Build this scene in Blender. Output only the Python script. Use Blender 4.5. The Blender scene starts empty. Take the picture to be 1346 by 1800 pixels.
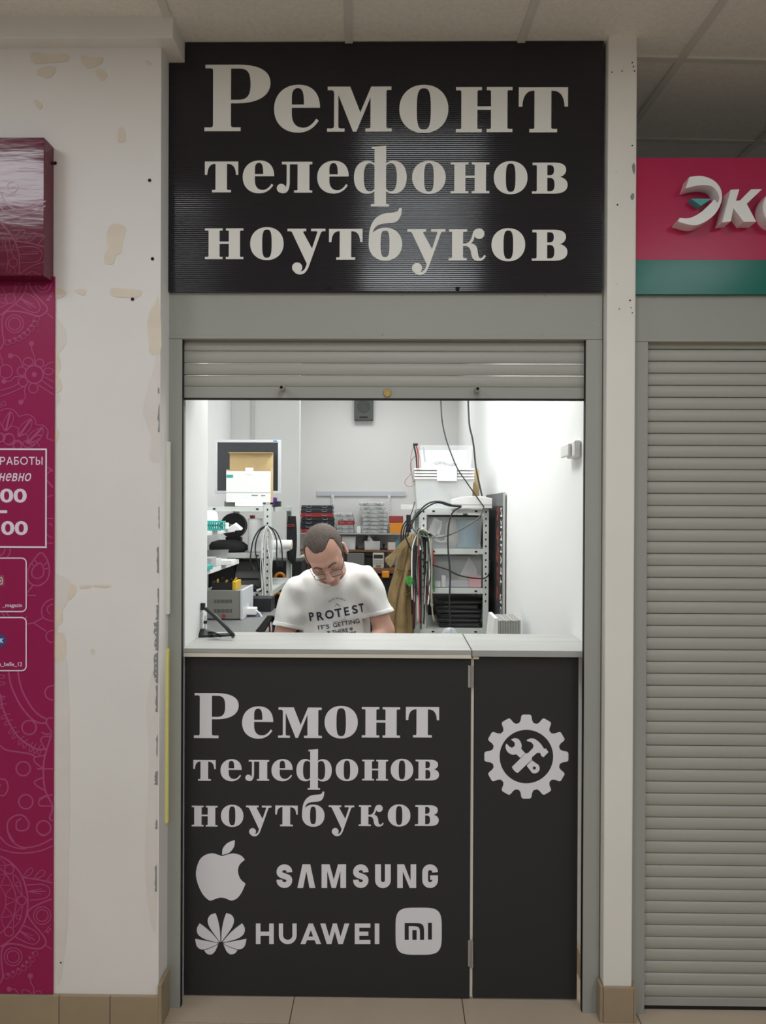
import bpy, bmesh, math, random
import numpy as np
from mathutils import Vector, Matrix
from mathutils.geometry import tessellate_polygon
from mathutils.bvhtree import BVHTree

random.seed(7)
SC = bpy.context.scene
COL = SC.collection
R = math.radians

# ------------------------------------------------------------------ camera
FPX = 1350.0                                   # focal length in pixels of a 1346 x 1800 frame
CAM = Vector((0.0, -2.4, 1.573))
ROT = (Matrix.Rotation(R(.72), 3, 'Z') @ Matrix.Rotation(R(90 - .25), 3, 'X') @ Matrix.Rotation(R(.25), 3, 'Z'))
cd = bpy.data.cameras.new('camera')
cd.sensor_fit = 'HORIZONTAL'
cd.sensor_width = 36
cd.lens = 36 * FPX / 1346
cd.clip_start = .05
cam = bpy.data.objects.new('camera', cd)
COL.objects.link(cam)
cam.matrix_world = Matrix.Translation(CAM) @ ROT.to_4x4()
SC.camera = cam

# ------------------------------------------------------------------ world, lights, exposure
w = bpy.data.worlds.new('hall_ambient')
SC.world = w
w.use_nodes = True
w.node_tree.nodes['Background'].inputs[0].default_value = (.90, .95, 1, 1)
w.node_tree.nodes['Background'].inputs[1].default_value = .22
SC.view_settings.view_transform = 'Standard'
SC.view_settings.look = 'None'
SC.view_settings.gamma = 1
SC.view_settings.use_curve_mapping = False
SC.view_settings.exposure = 0.0
SC.cycles.max_bounces = 7
SC.cycles.caustics_reflective = False
SC.cycles.caustics_refractive = False
CEIL = 3.02          # hall ceiling height


def area(name, loc, sx, sy, power, col=(1, .98, .95)):
    l = bpy.data.lights.new(name, 'AREA')
    l.shape = 'RECTANGLE'
    l.size, l.size_y = sx, sy
    l.energy = power
    l.color = col
    o = bpy.data.objects.new(name, l)
    o.location = loc
    COL.objects.link(o)
    return o


HALL_LAMPS = [(-1.72, -1.25), (.13, -1.36), (1.75, -2.25), (-1.7, -3.7), (.16, -3.7), (1.95, -3.7)]  # last three: unseen rear row, added as fill light
for i, (x, y) in enumerate(HALL_LAMPS):
    area('hall_panel_light', (x, y, CEIL - .03), .56, .56, 8.2 if y > -3 else 18.5, (.875, .95, 1))
SHOP_LAMPS = [(-.2, .80, 17), (-.05, 2.0, 25), (-.25, 4.2, 12)]
for (x, y, pw) in SHOP_LAMPS:
    area('shop_panel_light', (x, y, 2.93), .56, .56, pw, (.98, 1, 1))

# ------------------------------------------------------------------ helpers


def at(px, py, Y):
    """world point seen at pixel (px, py) on the plane y = Y"""
    d = ROT @ Vector(((px - 673) / FPX, (900 - py) / FPX, -1))
    return CAM + d * ((Y - CAM.y) / d.y)


def at_z(px, py, z):
    d = ROT @ Vector(((px - 673) / FPX, (900 - py) / FPX, -1))
    return CAM + d * ((z - CAM.z) / d.z)


def at_x(px, py, x):
    d = ROT @ Vector(((px - 673) / FPX, (900 - py) / FPX, -1))
    return CAM + d * ((x - CAM.x) / d.x)


def ppm(Y):
    return FPX / (Y - CAM.y)      # pixels per metre at depth Y


def lin(c):
    return tuple((v / 255 / 12.92 if v <= 10 else ((v / 255 + .055) / 1.055) ** 2.4) for v in c)


def hall(*c, k=.56):      # surface colour of a thing seen under the hall light as sRGB c
    return tuple(min(.9, v / k) for v in lin(c))


def shop(*c, k=.95):
    return tuple(min(.9, v / k) for v in lin(c))


MATS = {}


def mat(name, col, rough=.5, metal=0., var=0., vscale=5., bump=0., bscale=80., alpha=1., trans=0., spec=.5, emit=0.,
        ior=1.45, coat=0., stretch=None):
    if name in MATS:
        return MATS[name]
    m = bpy.data.materials.new(name)
    m.use_nodes = True
    nt = m.node_tree
    b = nt.nodes['Principled BSDF']
    c4 = (*col, 1)
    b.inputs['Base Color'].default_value = c4
    b.inputs['Roughness'].default_value = rough
    b.inputs['Metallic'].default_value = metal
    b.inputs['Alpha'].default_value = alpha
    b.inputs['Transmission Weight'].default_value = trans
    b.inputs['Specular IOR Level'].default_value = spec
    b.inputs['IOR'].default_value = ior
    b.inputs['Coat Weight'].default_value = coat
    if emit:
        b.inputs['Emission Color'].default_value = c4
        b.inputs['Emission Strength'].default_value = emit
    tc = nt.nodes.new('ShaderNodeTexCoord')
    vec = tc.outputs['Object']
    if stretch:
        mp = nt.nodes.new('ShaderNodeMapping')
        mp.inputs['Scale'].default_value = stretch
        nt.links.new(vec, mp.inputs['Vector'])
        vec = mp.outputs['Vector']
    if var:
        n = nt.nodes.new('ShaderNodeTexNoise')
        n.inputs['Scale'].default_value = vscale
        n.inputs['Detail'].default_value = 5
        nt.links.new(vec, n.inputs['Vector'])
        r = nt.nodes.new('ShaderNodeValToRGB')
        r.color_ramp.elements[0].position = .3
        r.color_ramp.elements[1].position = .7
        r.color_ramp.elements[0].color = (*[v * (1 - var) for v in col], 1)
        r.color_ramp.elements[1].color = (*[min(1, v * (1 + var)) for v in col], 1)
        nt.links.new(n.outputs['Fac'], r.inputs['Fac'])
        nt.links.new(r.outputs['Color'], b.inputs['Base Color'])
    if bump:
        n = nt.nodes.new('ShaderNodeTexNoise')
        n.inputs['Scale'].default_value = bscale
        n.inputs['Detail'].default_value = 3
        nt.links.new(vec, n.inputs['Vector'])
        bp = nt.nodes.new('ShaderNodeBump')
        bp.inputs['Strength'].default_value = bump
        bp.inputs['Distance'].default_value = .004
        nt.links.new(n.outputs['Fac'], bp.inputs['Height'])
        nt.links.new(bp.outputs['Normal'], b.inputs['Normal'])
    MATS[name] = m
    return m


def wloc(o):
    v = Vector((0, 0, 0))
    while o is not None:
        v = v + o.location
        o = o.parent
    return v


class MB:
    def __init__(s):
        s.v = []
        s.f = []

    def add(s, vs, fs):
        n = len(s.v)
        s.v += [Vector(q) for q in vs]
        s.f += [tuple(i + n for i in f) for f in fs]
        return s

    def box(s, x0, x1, y0, y1, z0, z1):
        x0, x1 = min(x0, x1), max(x0, x1)
        y0, y1 = min(y0, y1), max(y0, y1)
        z0, z1 = min(z0, z1), max(z0, z1)
        return s.add([(x0, y0, z0), (x1, y0, z0), (x1, y1, z0), (x0, y1, z0), (x0, y0, z1), (x1, y0, z1), (x1, y1, z1), (x0, y1, z1)],
                     [(0, 3, 2, 1), (4, 5, 6, 7), (0, 1, 5, 4), (1, 2, 6, 5), (2, 3, 7, 6), (3, 0, 4, 7)])

    def pbox(s, x0, y0, x1, y1, Y, depth):
        """box whose front face covers the pixel rectangle on plane Y"""
        a = at(x0, (y0 + y1) / 2, Y)
        b = at(x1, (y0 + y1) / 2, Y)
        t = at((x0 + x1) / 2, y0, Y)
        u = at((x0 + x1) / 2, y1, Y)
        return s.box(a.x, b.x, Y, Y + depth, u.z, t.z)

    def obox(s, c, hx, hy, hz, M=None):
        M = M or Matrix.Identity(3)
        c = Vector(c)
        vs = [c + M @ Vector((sx * hx, sy * hy, sz * hz)) for sz in (-1, 1) for (sx, sy) in ((-1, -1), (1, -1), (1, 1), (-1, 1))]
        return s.add(vs, [(0, 3, 2, 1), (4, 5, 6, 7), (0, 1, 5, 4), (1, 2, 6, 5), (2, 3, 7, 6), (3, 0, 4, 7)])

    def tube(s, pts, r, n=6, r1=None, caps=True):
        pts = [Vector(p) for p in pts]
        m = len(pts)
        up = Vector((.13, .71, .69)).normalized()
        rings = []
        for i, p in enumerate(pts):
            t = (pts[min(i + 1, m - 1)] - pts[max(i - 1, 0)])
            if t.length < 1e-9:
                t = Vector((0, 0, 1))
            t.normalize()
            a = up - t * up.dot(t)
            if a.length < 1e-4:
                a = t.orthogonal()
            a.normalize()
            up = a
            b = t.cross(a)
            rr = r if r1 is None else r + (r1 - r) * i / max(1, m - 1)
            rings.append([p + a * math.cos(k * 2 * math.pi / n) * rr + b * math.sin(k * 2 * math.pi / n) * rr for k in range(n)])
        vs = [q for g in rings for q in g]
        fs = []
        for i in range(m - 1):
            for k in range(n):
                k2 = (k + 1) % n
                fs.append((i * n + k, i * n + k2, (i + 1) * n + k2, (i + 1) * n + k))
        if caps:
            fs.append(tuple(range(n - 1, -1, -1)))
            fs.append(tuple((m - 1) * n + k for k in range(n)))
        return s.add(vs, fs)

    def lathe(s, prof, c, n=20, axis='Z'):
        c = Vector(c)
        vs = []
        for (r, h) in prof:
            for k in range(n):
                a = 2 * math.pi * k / n
                if axis == 'Z':
                    q = Vector((r * math.cos(a), r * math.sin(a), h))
                elif axis == 'Y':
                    q = Vector((r * math.cos(a), h, r * math.sin(a)))
                else:
                    q = Vector((h, r * math.cos(a), r * math.sin(a)))
                vs.append(c + q)
        fs = []
        for i in range(len(prof) - 1):
            for k in range(n):
                k2 = (k + 1) % n
                fs.append((i * n + k, i * n + k2, (i + 1) * n + k2, (i + 1) * n + k))
        fs.append(tuple(range(n - 1, -1, -1)))
        fs.append(tuple((len(prof) - 1) * n + k for k in range(n)))
        return s.add(vs, fs)

    def prism(s, poly, fn0, fn1):
        """polygon poly (2d list) placed by fn0 / fn1 -> 3d points, capped prism"""
        n = len(poly)
        s.add([fn0(*p) for p in poly] + [fn1(*p) for p in poly],
              [tuple(range(n)), tuple(range(2 * n - 1, n - 1, -1))] + [(i, (i + 1) % n, n + (i + 1) % n, n + i) for i in range(n)])
        return s

    def mesh(s, name, m, origin, smooth=False):
        me = bpy.data.meshes.new(name)
        me.from_pydata([tuple(q - origin) for q in s.v], [], s.f)
        me.materials.append(m)
        if len(s.v) < 20000:
            bm = bmesh.new()
            bm.from_mesh(me)
            bmesh.ops.recalc_face_normals(bm, faces=bm.faces)
            bm.to_mesh(me)
            bm.free()
        if smooth:
            me.polygons.foreach_set('use_smooth', [True] * len(me.polygons))
        return me

    def build(s, name, m, parent=None, smooth=False, bevel=0, origin=None):
        if origin is None:
            lo = Vector([min(q[i] for q in s.v) for i in range(3)])
            hi = Vector([max(q[i] for q in s.v) for i in range(3)])
            origin = Vector(((lo.x + hi.x) / 2, (lo.y + hi.y) / 2, lo.z))
        origin = Vector(origin)
        o = bpy.data.objects.new(name, s.mesh(name, m, origin, smooth))
        COL.objects.link(o)
        o.location = origin - wloc(parent)
        o.parent = parent
        if bevel:
            md = o.modifiers.new('edge', 'BEVEL')
            md.width = bevel
            md.segments = 2
            md.limit_method = 'ANGLE'
            md.angle_limit = R(40)
        return o


def empty(name, loc):
    o = bpy.data.objects.new(name, None)
    o.empty_display_size = .05
    COL.objects.link(o)
    o.location = loc
    return o


def T(o, label, cat, group=None):
    o['label'] = label
    o['category'] = cat
    if group:
        o['group'] = group
    return o


def struct(o, label, cat='wall'):
    o['kind'] = 'structure'
    o['label'] = label
    o['category'] = cat
    return o


def copy_part(src, parent, loc_world, name=None):
    o = src.copy()
    COL.objects.link(o)
    if name:
        o.name = name
    o.parent = parent
    o.location = Vector(loc_world) - wloc(parent)
    return o


def catmull(pts, k=8, closed=False):
    pts = [Vector(p) for p in pts]
    n = len(pts)
    out = []
    rng = n if closed else n - 1
    for i in range(rng):
        if closed:
            p0, p1, p2, p3 = pts[(i - 1) % n], pts[i], pts[(i + 1) % n], pts[(i + 2) % n]
        else:
            p0, p1, p2, p3 = pts[max(i - 1, 0)], pts[i], pts[i + 1], pts[min(i + 2, n - 1)]
        for j in range(k):
            t = j / k
            out.append(.5 * ((2 * p1) + (p2 - p0) * t + (2 * p0 - 5 * p1 + 4 * p2 - p3) * t * t + (3 * p1 - p0 - 3 * p2 + p3) * t ** 3))
    if not closed:
        out.append(pts[-1])
    return out


# ---- flat lettering -------------------------------------------------------


def path(d, seg=9):
    tk = d.split()
    pts = []
    i = 0
    cur = None
    while i < len(tk):
        c = tk[i]
        if c in 'ML':
            cur = (float(tk[i + 1]), float(tk[i + 2]))
            pts.append(cur)
            i += 3
        elif c == 'C':
            q = [float(v) for v in tk[i + 1:i + 7]]
            for j in range(1, seg + 1):
                t = j / seg
                u = 1 - t
                pts.append((u ** 3 * cur[0] + 3 * u * u * t * q[0] + 3 * u * t * t * q[2] + t ** 3 * q[4],
                            u ** 3 * cur[1] + 3 * u * u * t * q[1] + 3 * u * t * t * q[3] + t ** 3 * q[5]))
            cur = (q[4], q[5])
            i += 7
        else:
            i += 1
    return pts


def se(cx, cy, rx, ry, n=2., k=48):
    out = []
    for j in range(k):
        a = 2 * math.pi * j / k
        c, s_ = math.cos(a), math.sin(a)
        out.append((cx + rx * math.copysign(abs(c) ** (2 / n), c), cy + ry * math.copysign(abs(s_) ** (2 / n), s_)))
    return out


def stroke(pts, wd, closed=False):
    """2d polyline -> quads of a constant-width ribbon; returns verts, faces"""
    P = [Vector((p[0], p[1])) for p in pts]
    n = len(P)
    vs, fs = [], []
    for i in range(n):
        a = P[(i - 1) % n] if (closed or i > 0) else P[i]
        b = P[(i + 1) % n] if (closed or i < n - 1) else P[i]
        t = b - a
        if t.length < 1e-9:
            t = Vector((1, 0))
        t.normalize()
        nn = Vector((-t.y, t.x)) * wd / 2
        vs += [P[i] + nn, P[i] - nn]
    for i in range(n if closed else n - 1):
        j = (i + 1) % n
        fs.append((2 * i, 2 * i + 1, 2 * j + 1, 2 * j))
    return [(v.x, v.y) for v in vs], fs


def fill(loops):
    """outer loop + holes -> verts2d, triangles, loops index ranges"""
    tri = tessellate_polygon([[Vector((p[0], p[1], 0)) for p in lp] for lp in loops])
    vs = [p for lp in loops for p in lp]
    return vs, [tuple(t) for t in tri]


def glyph(shapes, thick=.0012):
    """shapes: list of [outer, hole, ...]; returns MB data function in local units"""
    vs, fs, edges = [], [], []
    for loops in shapes:
        n = len(vs)
        v, f = fill(loops)
        ly = len(edges) and shapes.index(loops)
        vs += [(q[0], q[1], ly) for q in v]
        fs += [tuple(i + n for i in t) for t in f]
        k = n
        for lp in loops:
            m = len(lp)
            edges += [(k + i, k + (i + 1) % m) for i in range(m)]
            k += m
    return vs, fs, edges


def put(mb, g, fn_front, fn_back=None):
    vs, fs = g[0], g[1]
    n = len(vs)
    def front(p):
        q = Vector(fn_front(p[0], p[1]))
        if len(p) > 2:
            q.y -= .00025 * p[2]
        return q
    if fn_back is None:
        mb.add([front(p) for p in vs], fs)
    else:
        mb.add([front(p) for p in vs] + [fn_back(p[0], p[1]) for p in vs], list(fs) + [(a, b, b + n, a + n) for a, b in g[2]])
    return mb


TXT = {}


def text2d(body, offset=0., shear=0., space=1.):
    key = (body, offset, shear, space)
    if key in TXT:
        return TXT[key]
    c = bpy.data.curves.new('txt', 'FONT')
    c.body = body
    c.offset = offset
    c.shear = shear
    c.space_character = space
    c.resolution_u = 4
    o = bpy.data.objects.new('txt', c)
    COL.objects.link(o)
    dg = bpy.context.evaluated_depsgraph_get()
    me = bpy.data.meshes.new_from_object(o.evaluated_get(dg))
    vs = [(v.co.x, v.co.y) for v in me.vertices]
    fs = [tuple(p.vertices) for p in me.polygons]
    bpy.data.objects.remove(o)
    bpy.data.curves.remove(c)
    bpy.data.meshes.remove(me)
    x0, x1 = min(v[0] for v in vs), max(v[0] for v in vs)
    y0, y1 = min(v[1] for v in vs), max(v[1] for v in vs)
    vs = [((v[0] - x0) / (x1 - x0), (v[1] - y0) / (y1 - y0)) for v in vs]
    TXT[key] = (vs, fs, [])
    return TXT[key]


def px_text(mb, body, x0, y0, x1, y1, Y, **kw):
    """print body into the pixel rectangle on plane Y"""
    g = text2d(body, **kw)
    a = at(x0, y1, Y)
    b = at(x1, y0, Y)
    return put(mb, g, lambda u, v: (a.x + (b.x - a.x) * u, Y, a.z + (b.z - a.z) * v))


def shape_px(loops, Y):
    """list of [outer, holes] in pixels -> function pair for put()"""
    return (lambda x, y: at(x, y, Y)), (lambda x, y: at(x, y, Y) + Vector((0, .0012, 0)))

# ------------------------------------------------------------------ materials
M_white = mat('white_wall_paint', hall(183, 181, 178), .75, var=.035, vscale=2.2, bump=.12, bscale=45)
M_column = mat('white_column_paint', hall(184, 182, 176), .6, var=.03, vscale=3, bump=.06, bscale=30)
M_patch = mat('bare_plaster', hall(180, 171, 158), .9, var=.06, vscale=14)
M_patch2 = mat('thin_paint_film', hall(178, 174, 170), .8, var=.03, vscale=10)
M_chip = mat('bare_corner_bead', hall(112, 111, 112), .7, var=.15, vscale=60)
M_dark = mat('dark_hole', (.01, .01, .01), .9)
M_grey = mat('grey_powder_coat', hall(126, 127, 122), .6, var=.03, vscale=1.5, bump=.05, bscale=200)
M_slat = mat('grey_shutter_slat', hall(132, 132, 125), .45, var=.02, vscale=2)
M_rubber = mat('black_rubber', (.01, .01, .012), .7)
M_ceil = mat('mineral_ceiling_tile', hall(190, 186, 180), .9, var=.05, vscale=90, bump=.25, bscale=140)
M_bar = mat('ceiling_tee_bar', hall(172, 170, 164), .45)
M_tile = mat('beige_floor_tile', hall(150, 136, 120), .35, var=.05, vscale=4)
M_skirt = mat('beige_skirting_tile', hall(126, 112, 92), .4, var=.07, vscale=6)
M_grout = mat('dark_grout', hall(70, 60, 55), .9)
M_swhite = mat('shop_white_wall', (.82, .83, .82), .8, var=.01, vscale=2)
M_sback = mat('shop_back_wall', (.74, .74, .73), .85, var=.015, vscale=1.5)
M_brass = mat('brass', hall(140, 118, 70), .35, metal=.7)
M_steel = mat('steel', (.55, .55, .53), .35, metal=.8)
M_lamp = mat('lamp_diffuser', (1, .98, .95), .5, emit=3.0)
M_alu = mat('lamp_frame', (.7, .7, .7), .4)
M_poster_w = mat('pale_print', hall(205, 175, 190), .4)
M_print = mat('rose_line_print', hall(138, 58, 95), .35)


def ribbed_black(name, col, rough, scale, strength):
    m = mat(name, col, rough, spec=.5)
    nt = m.node_tree
    b = nt.nodes['Principled BSDF']
    tc = [n for n in nt.nodes if n.type == 'TEX_COORD'][0]
    wv = nt.nodes.new('ShaderNodeTexWave')
    wv.wave_type = 'BANDS'
    wv.bands_direction = 'Z'
    wv.inputs['Scale'].default_value = scale
    wv.inputs['Distortion'].default_value = .15
    nt.links.new(tc.outputs['Object'], wv.inputs['Vector'])
    bp = nt.nodes.new('ShaderNodeBump')
    bp.inputs['Strength'].default_value = strength
    bp.inputs['Distance'].default_value = .0005
    nt.links.new(wv.outputs['Fac'], bp.inputs['Height'])
    nt.links.new(bp.outputs['Normal'], b.inputs['Normal'])
    return m


M_sign = ribbed_black('ribbed_black_sheet', (.0155, .0150, .0195), .12, 52, .5)
M_panel = mat('matt_black_laminate', (.026, .026, .028), .5, bump=.05, bscale=300)
M_let_up = mat('cream_vinyl', (.86, .85, .80), .45)
M_let_lo = mat('white_vinyl', (.87, .86, .90), .5)

# ------------------------------------------------------------------ setting: hall
PIL = -.09                                       # front of the left pier
X_pil = at(281, 900, PIL).x                      # its right-hand arris
X_rl = at(320, 600, 0).x                         # inner edge of the left rail
X_ro = at(293, 600, 0).x
X_rr = at(1030, 600, 0).x                        # inner edge of right rail
X_rro = at(1058.5, 600, 0).x
COLY = -.035
X_c0 = X_rro + .004
X_c1 = at(1117, 600, COLY).x
z_head0 = at(675, 596.5, 0).z                    # underside of shutter box
z_sign0 = at(675, 513, -.01).z

# hall floor: slab, then tiles as pieces near the camera's view
fl = MB().box(-5, 5, -7, 6, -.12, -.004).build('floor', M_grout)
struct(fl, 'beige tiled floor of the mall passage', 'floor')
TS = .538
X0t = at(822, 1800, 0).x * 0 + .229
tile = None
for i in range(-4, 5):
    for j in range(-3, 2):
        x = X0t + TS * i
        y = .47 + TS * j
        if tile is None:
            tile = MB().box(x + .0015, x + TS - .0015, y + .0015, y + TS - .0015, -.004, 0).build('floor_tile', M_tile, fl)
            tz = wloc(tile).z
        else:
            copy_part(tile, fl, (x + TS / 2, y + TS / 2, tz))
flr = MB().box(-5, X0t - 4 * TS, -7, 6, -.004, -.0005).box(X0t + 5 * TS, 5, -7, 6, -.004, -.0005)
flr.box(X0t - 4 * TS, X0t + 5 * TS, -7, .47 - 3 * TS, -.004, -.0005).box(X0t - 4 * TS, X0t + 5 * TS, .47 + 2 * TS, 6, -.004, -.0005)
flr.build('far_floor', M_tile, fl)

# hall ceiling, grid turned about three degrees against the shop fronts
ce = MB().box(-5, 5, -7, 1.6, CEIL + .02, CEIL + .1).build('ceiling', M_ceil)
struct(ce, 'grey speckled suspended tile ceiling of the passage', 'ceiling')
A = at_z(612, 0, CEIL)
Bq = at_z(612 + .014 * 60, 60, CEIL)
u = (Bq - A).normalized()                        # depth direction of the grid
v = Vector((u.y, -u.x, 0))
C1 = at_z(1120, 102, CEIL)
s = (C1 - A).dot(u)
org = A + u * s                                  # a crossing of the grid
P = .532
MG = Matrix((v, u, Vector((0, 0, 1)))).transposed()
tile0 = None
for i in range(-4, 5):
    for j in range(-3, 3):
        c = org + v * (P * (i + .5)) + u * (P * (j + .5)) + Vector((0, 0, CEIL + .008))
        c.z = CEIL + .008
        if any(abs(c.x - lx) < .5 and abs(c.y - ly) < .5 for lx, ly in HALL_LAMPS):
            pass
        if tile0 is None:
            mb = MB().obox((0, 0, 0), P / 2 - .011, P / 2 - .011, .006)
            tile0 = mb.build('ceiling_tile', M_ceil, ce, origin=(0, 0, 0))
            ref = tile0
        else:
            ref = tile0.copy()
            COL.objects.link(ref)
            ref.parent = ce
        ref.location = c - wloc(ce)
        ref.rotation_euler = MG.to_euler()
for i in range(-4, 6):
    a = org + v * (P * i) - u * (P * 3)
    b = org + v * (P * i) + u * (P * 3)
    a.z = b.z = CEIL
    MB().obox((a + b) / 2, .012, (b - a).length / 2, .005, MG).build('tee_bar', M_bar, ce)
for j in range(-3, 4):
    a = org - v * (P * 4) + u * (P * j)
    b = org + v * (P * 5) + u * (P * j)
    a.z = b.z = CEIL + .001
    MB().obox((a + b) / 2, (b - a).length / 2, .012, .005, MG).build('tee_bar', M_bar, ce)

for k, (x, y) in enumerate(HALL_LAMPS):
    e = empty('ceiling_light', (x, y, CEIL - .028))
    words = ['over the pink panel', 'in front of the black sign', 'over the neighbouring shutter', 'left one of the added rear fill row', 'middle one of the added rear fill row', 'right one of the added rear fill row']
    T(e, 'square panel ceiling light of the passage, ' + words[k], 'lamp', 'passage ceiling lights')
    fr = MB()
    for q in ((-.3, -.285, -.3, .3), (.285, .3, -.3, .3), (-.285, .285, -.3, -.285), (-.285, .285, .285, .3)):
        fr.box(x + q[0], x + q[1], y + q[2], y + q[3], CEIL - .028, CEIL - .002)
    fr.build('frame', M_alu, e)
    MB().box(x - .285, x + .285, y - .285, y + .285, CEIL - .012, CEIL - .004).build('diffuser', M_lamp, e)

# left pier with the beam at its head
wl = MB().box(-3.2, X_pil, PIL, .28, 0, CEIL + .02).build('wall_left', M_white)
struct(wl, 'white painted pier left of the repair shop with flaking patches', 'wall')
X_bm = at(325, 90, -.01).x
z_bm = at(310, 111, -.01).z
MB().box(-3.2, X_bm, PIL - .05, .02, z_bm, CEIL + .019).build('trim_2', M_white, bevel=.003)
struct(bpy.data.objects['trim_2'], 'white boxed beam across the head of the white pier', 'beam')
MB().box(X_pil + .0005, X_ro - .0005, .002, .28, 0, CEIL + .02).build('reveal', M_white, wl)
# skirting tiles of the pier
z_sk = at(200, 1752, PIL - .012).z
bl = empty('baseboard_left', (-1, PIL - .006, 0))
struct(bl, 'beige tile skirting along the foot of the white pier', 'baseboard')
xs = [-3.2, -2.57, -2.03, -1.50, -1.0, at(193, 1780, PIL - .012).x, X_pil + .004]
for a, b in zip(xs[:-1], xs[1:]):
    MB().box(a + .001, b - .001, PIL - .012, PIL + .01, 0, z_sk).build('skirting_tile', M_skirt, bl, bevel=.001)
MB().box(X_pil + .001, X_pil + .012, PIL - .010, -.012, 0, z_sk + .035).build('skirting_tile', M_skirt, bl, bevel=.001)

# flaked patches, in pixels of the photograph's frame, on the pier's face
YP = PIL - .0008


def patch(name, pts, m, smooth=True, y=YP, parent=wl, k=4):
    pp = [(q.x, q.y) for q in catmull([(a, b, 0) for a, b in pts], k, True)] if smooth else pts
    # roughen
    rr = []
    for (a, b) in pp:
        rr.append((a + random.uniform(-.5, .5), b + random.uniform(-.5, .5)))
    mb = MB()
    put(mb, glyph([[rr]]), lambda a, b: at(a, b, y))
    return mb.build(name, m, parent)


def rect(a, b, c, d):
    return [(a, b), ((a + c) / 2, b), (c, b), (c, (b + d) / 2), (c, d), ((a + c) / 2, d), (a, d), (a, (b + d) / 2)]


for pts in ([(40, 75), (75, 76), (120, 80), (165, 80), (130, 84), (60, 79)],
            [(56, 93), (90, 96), (119, 95), (117, 107), (90, 110), (60, 111)],
            [(143, 98), (165, 102), (181, 101), (176, 112), (158, 120), (147, 112)],
            [(64, 128), (78, 117), (97, 118), (94, 130), (82, 137)],
            [(166, 125), (178, 122), (188, 130), (180, 142)],
            [(60, 175), (67, 178), (75, 185), (70, 192), (62, 184)],
            [(208, 230), (213, 223), (219, 230), (220, 247), (208, 249)],
            [(256, 107), (262, 108), (267, 112), (261, 115)],
            [(190, 402), (202, 393), (218, 397), (221, 408), (215, 425), (213, 443), (203, 450), (198, 464), (184, 462), (184, 448), (190, 436), (187, 424)],
            [(95, 508), (106, 507), (117, 515), (105, 524), (96, 522)],
            [(131, 511), (146, 508), (151, 513), (146, 519)],
            [(197, 507), (220, 508), (247, 511), (246, 519), (235, 523), (197, 520)],
            [(278, 522), (282, 560), (282, 618), (264, 620), (262, 600), (259, 573), (264, 545), (272, 535)],
            [(95, 612), (104, 630), (106, 648), (101, 660), (108, 672), (107, 685), (95, 686)],
            [(94, 750), (101, 754), (104, 764), (98, 780), (94, 780)],
            [(95, 913), (99, 930), (98, 975), (95, 980)],
            [(122, 1028), (133, 1030), (132, 1043), (121, 1055), (118, 1048)],
            [(141, 1030), (160, 1029), (158, 1033), (142, 1034)], [(162, 1029), (193, 1028), (192, 1032), (170, 1032)],
            [(95, 1070), (108, 1072), (109, 1095), (102, 1098), (102, 1112), (112, 1113), (116, 1135), (113, 1158), (96, 1160)],
            [(159, 1143), (165, 1141), (167, 1147), (162, 1150)]):
    patch('bare_patch', pts, M_patch, y=YP - .0003)
for pts in ([(279, 625), (280, 760), (281, 810), (262, 806), (266, 770), (253, 730), (255, 700), (266, 660)],
            [(96, 560), (112, 575), (117, 600), (108, 615), (97, 618)],
            [(96, 690), (104, 694), (106, 706), (98, 712)],
            [(95, 1012), (110, 1013), (126, 1025), (122, 1045), (112, 1070), (96, 1068)],
            [(95, 1162), (118, 1170), (122, 1400), (116, 1650), (97, 1700)],
            [(276, 1200), (258, 1230), (262, 1350), (255, 1500), (262, 1600), (274, 1610)]):
    patch('thin_paint_patch', pts, M_patch2)
for (x0, y0, x1, y1) in ((277, 681, 280, 692), (277, 709, 280.5, 760), (278, 889, 280.3, 930), (275, 960, 279, 1008), (276, 1033, 279.5, 1062),
                         (272, 1062, 279, 1090), (269, 1090, 278.5, 1145), (269.5, 1145, 278, 1202), (272, 1202, 277.5, 1252), (274, 1290, 277, 1330),
                         (269, 1355, 277, 1380), (272, 1440, 276.3, 1458), (271, 1520, 275.5, 1568)):
    n = 7
    pts = [(x1, y0)] + [(x1, y1)] + [(x0 + random.uniform(0, .55) * (x1 - x0), y1 + (y0 - y1) * (i + .3) / n) for i in range(n)]
    patch('chipped_corner', pts, M_chip, False, YP - .0006)
for yy in range(1094, 1200, 9):
    p = at(273.5, yy, YP - .0012)
    MB().box(p.x - .0016, p.x + .0016, p.y, p.y + .0006, p.z - .002, p.z + .002).build('bead_hole', M_white, wl)
for (x, y, r_) in ((97, 287, 3.2), (263, 317, 3), (268, 455, 3), (233, 526, 3), (107, 1692, 1.6)):
    p = at(x, y, YP)
    MB().lathe([(r_ / ppm(PIL), -.0008), (r_ / ppm(PIL) * .8, .0005)], p, 10, 'Y').build('screw_hole', M_dark, wl)

# white strip and yellow foam strip stuck in the corner
a = at(289, 776, -.03)
b = at(298, 1080, -.03)
T(MB().box(a.x, at(297.5, 776, -.03).x, -.03, -.012, at(292, 1080, -.03).z, a.z).build('cover_strip', M_column, bevel=.002),
  'long white plastic strip standing against the left shutter rail', 'strip')
a = at(285, 1141, -.026)
T(MB().box(a.x + .002, at(295.5, 1141, -.026).x, -.026, -.01, at(290, 1448, -.026).z, a.z).build('foam_strip', mat('yellow_foam', hall(186, 180, 110), .9, bump=.2, bscale=90), bevel=.002),
  'long yellow foam strip under the white one beside the left rail', 'strip')

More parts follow.
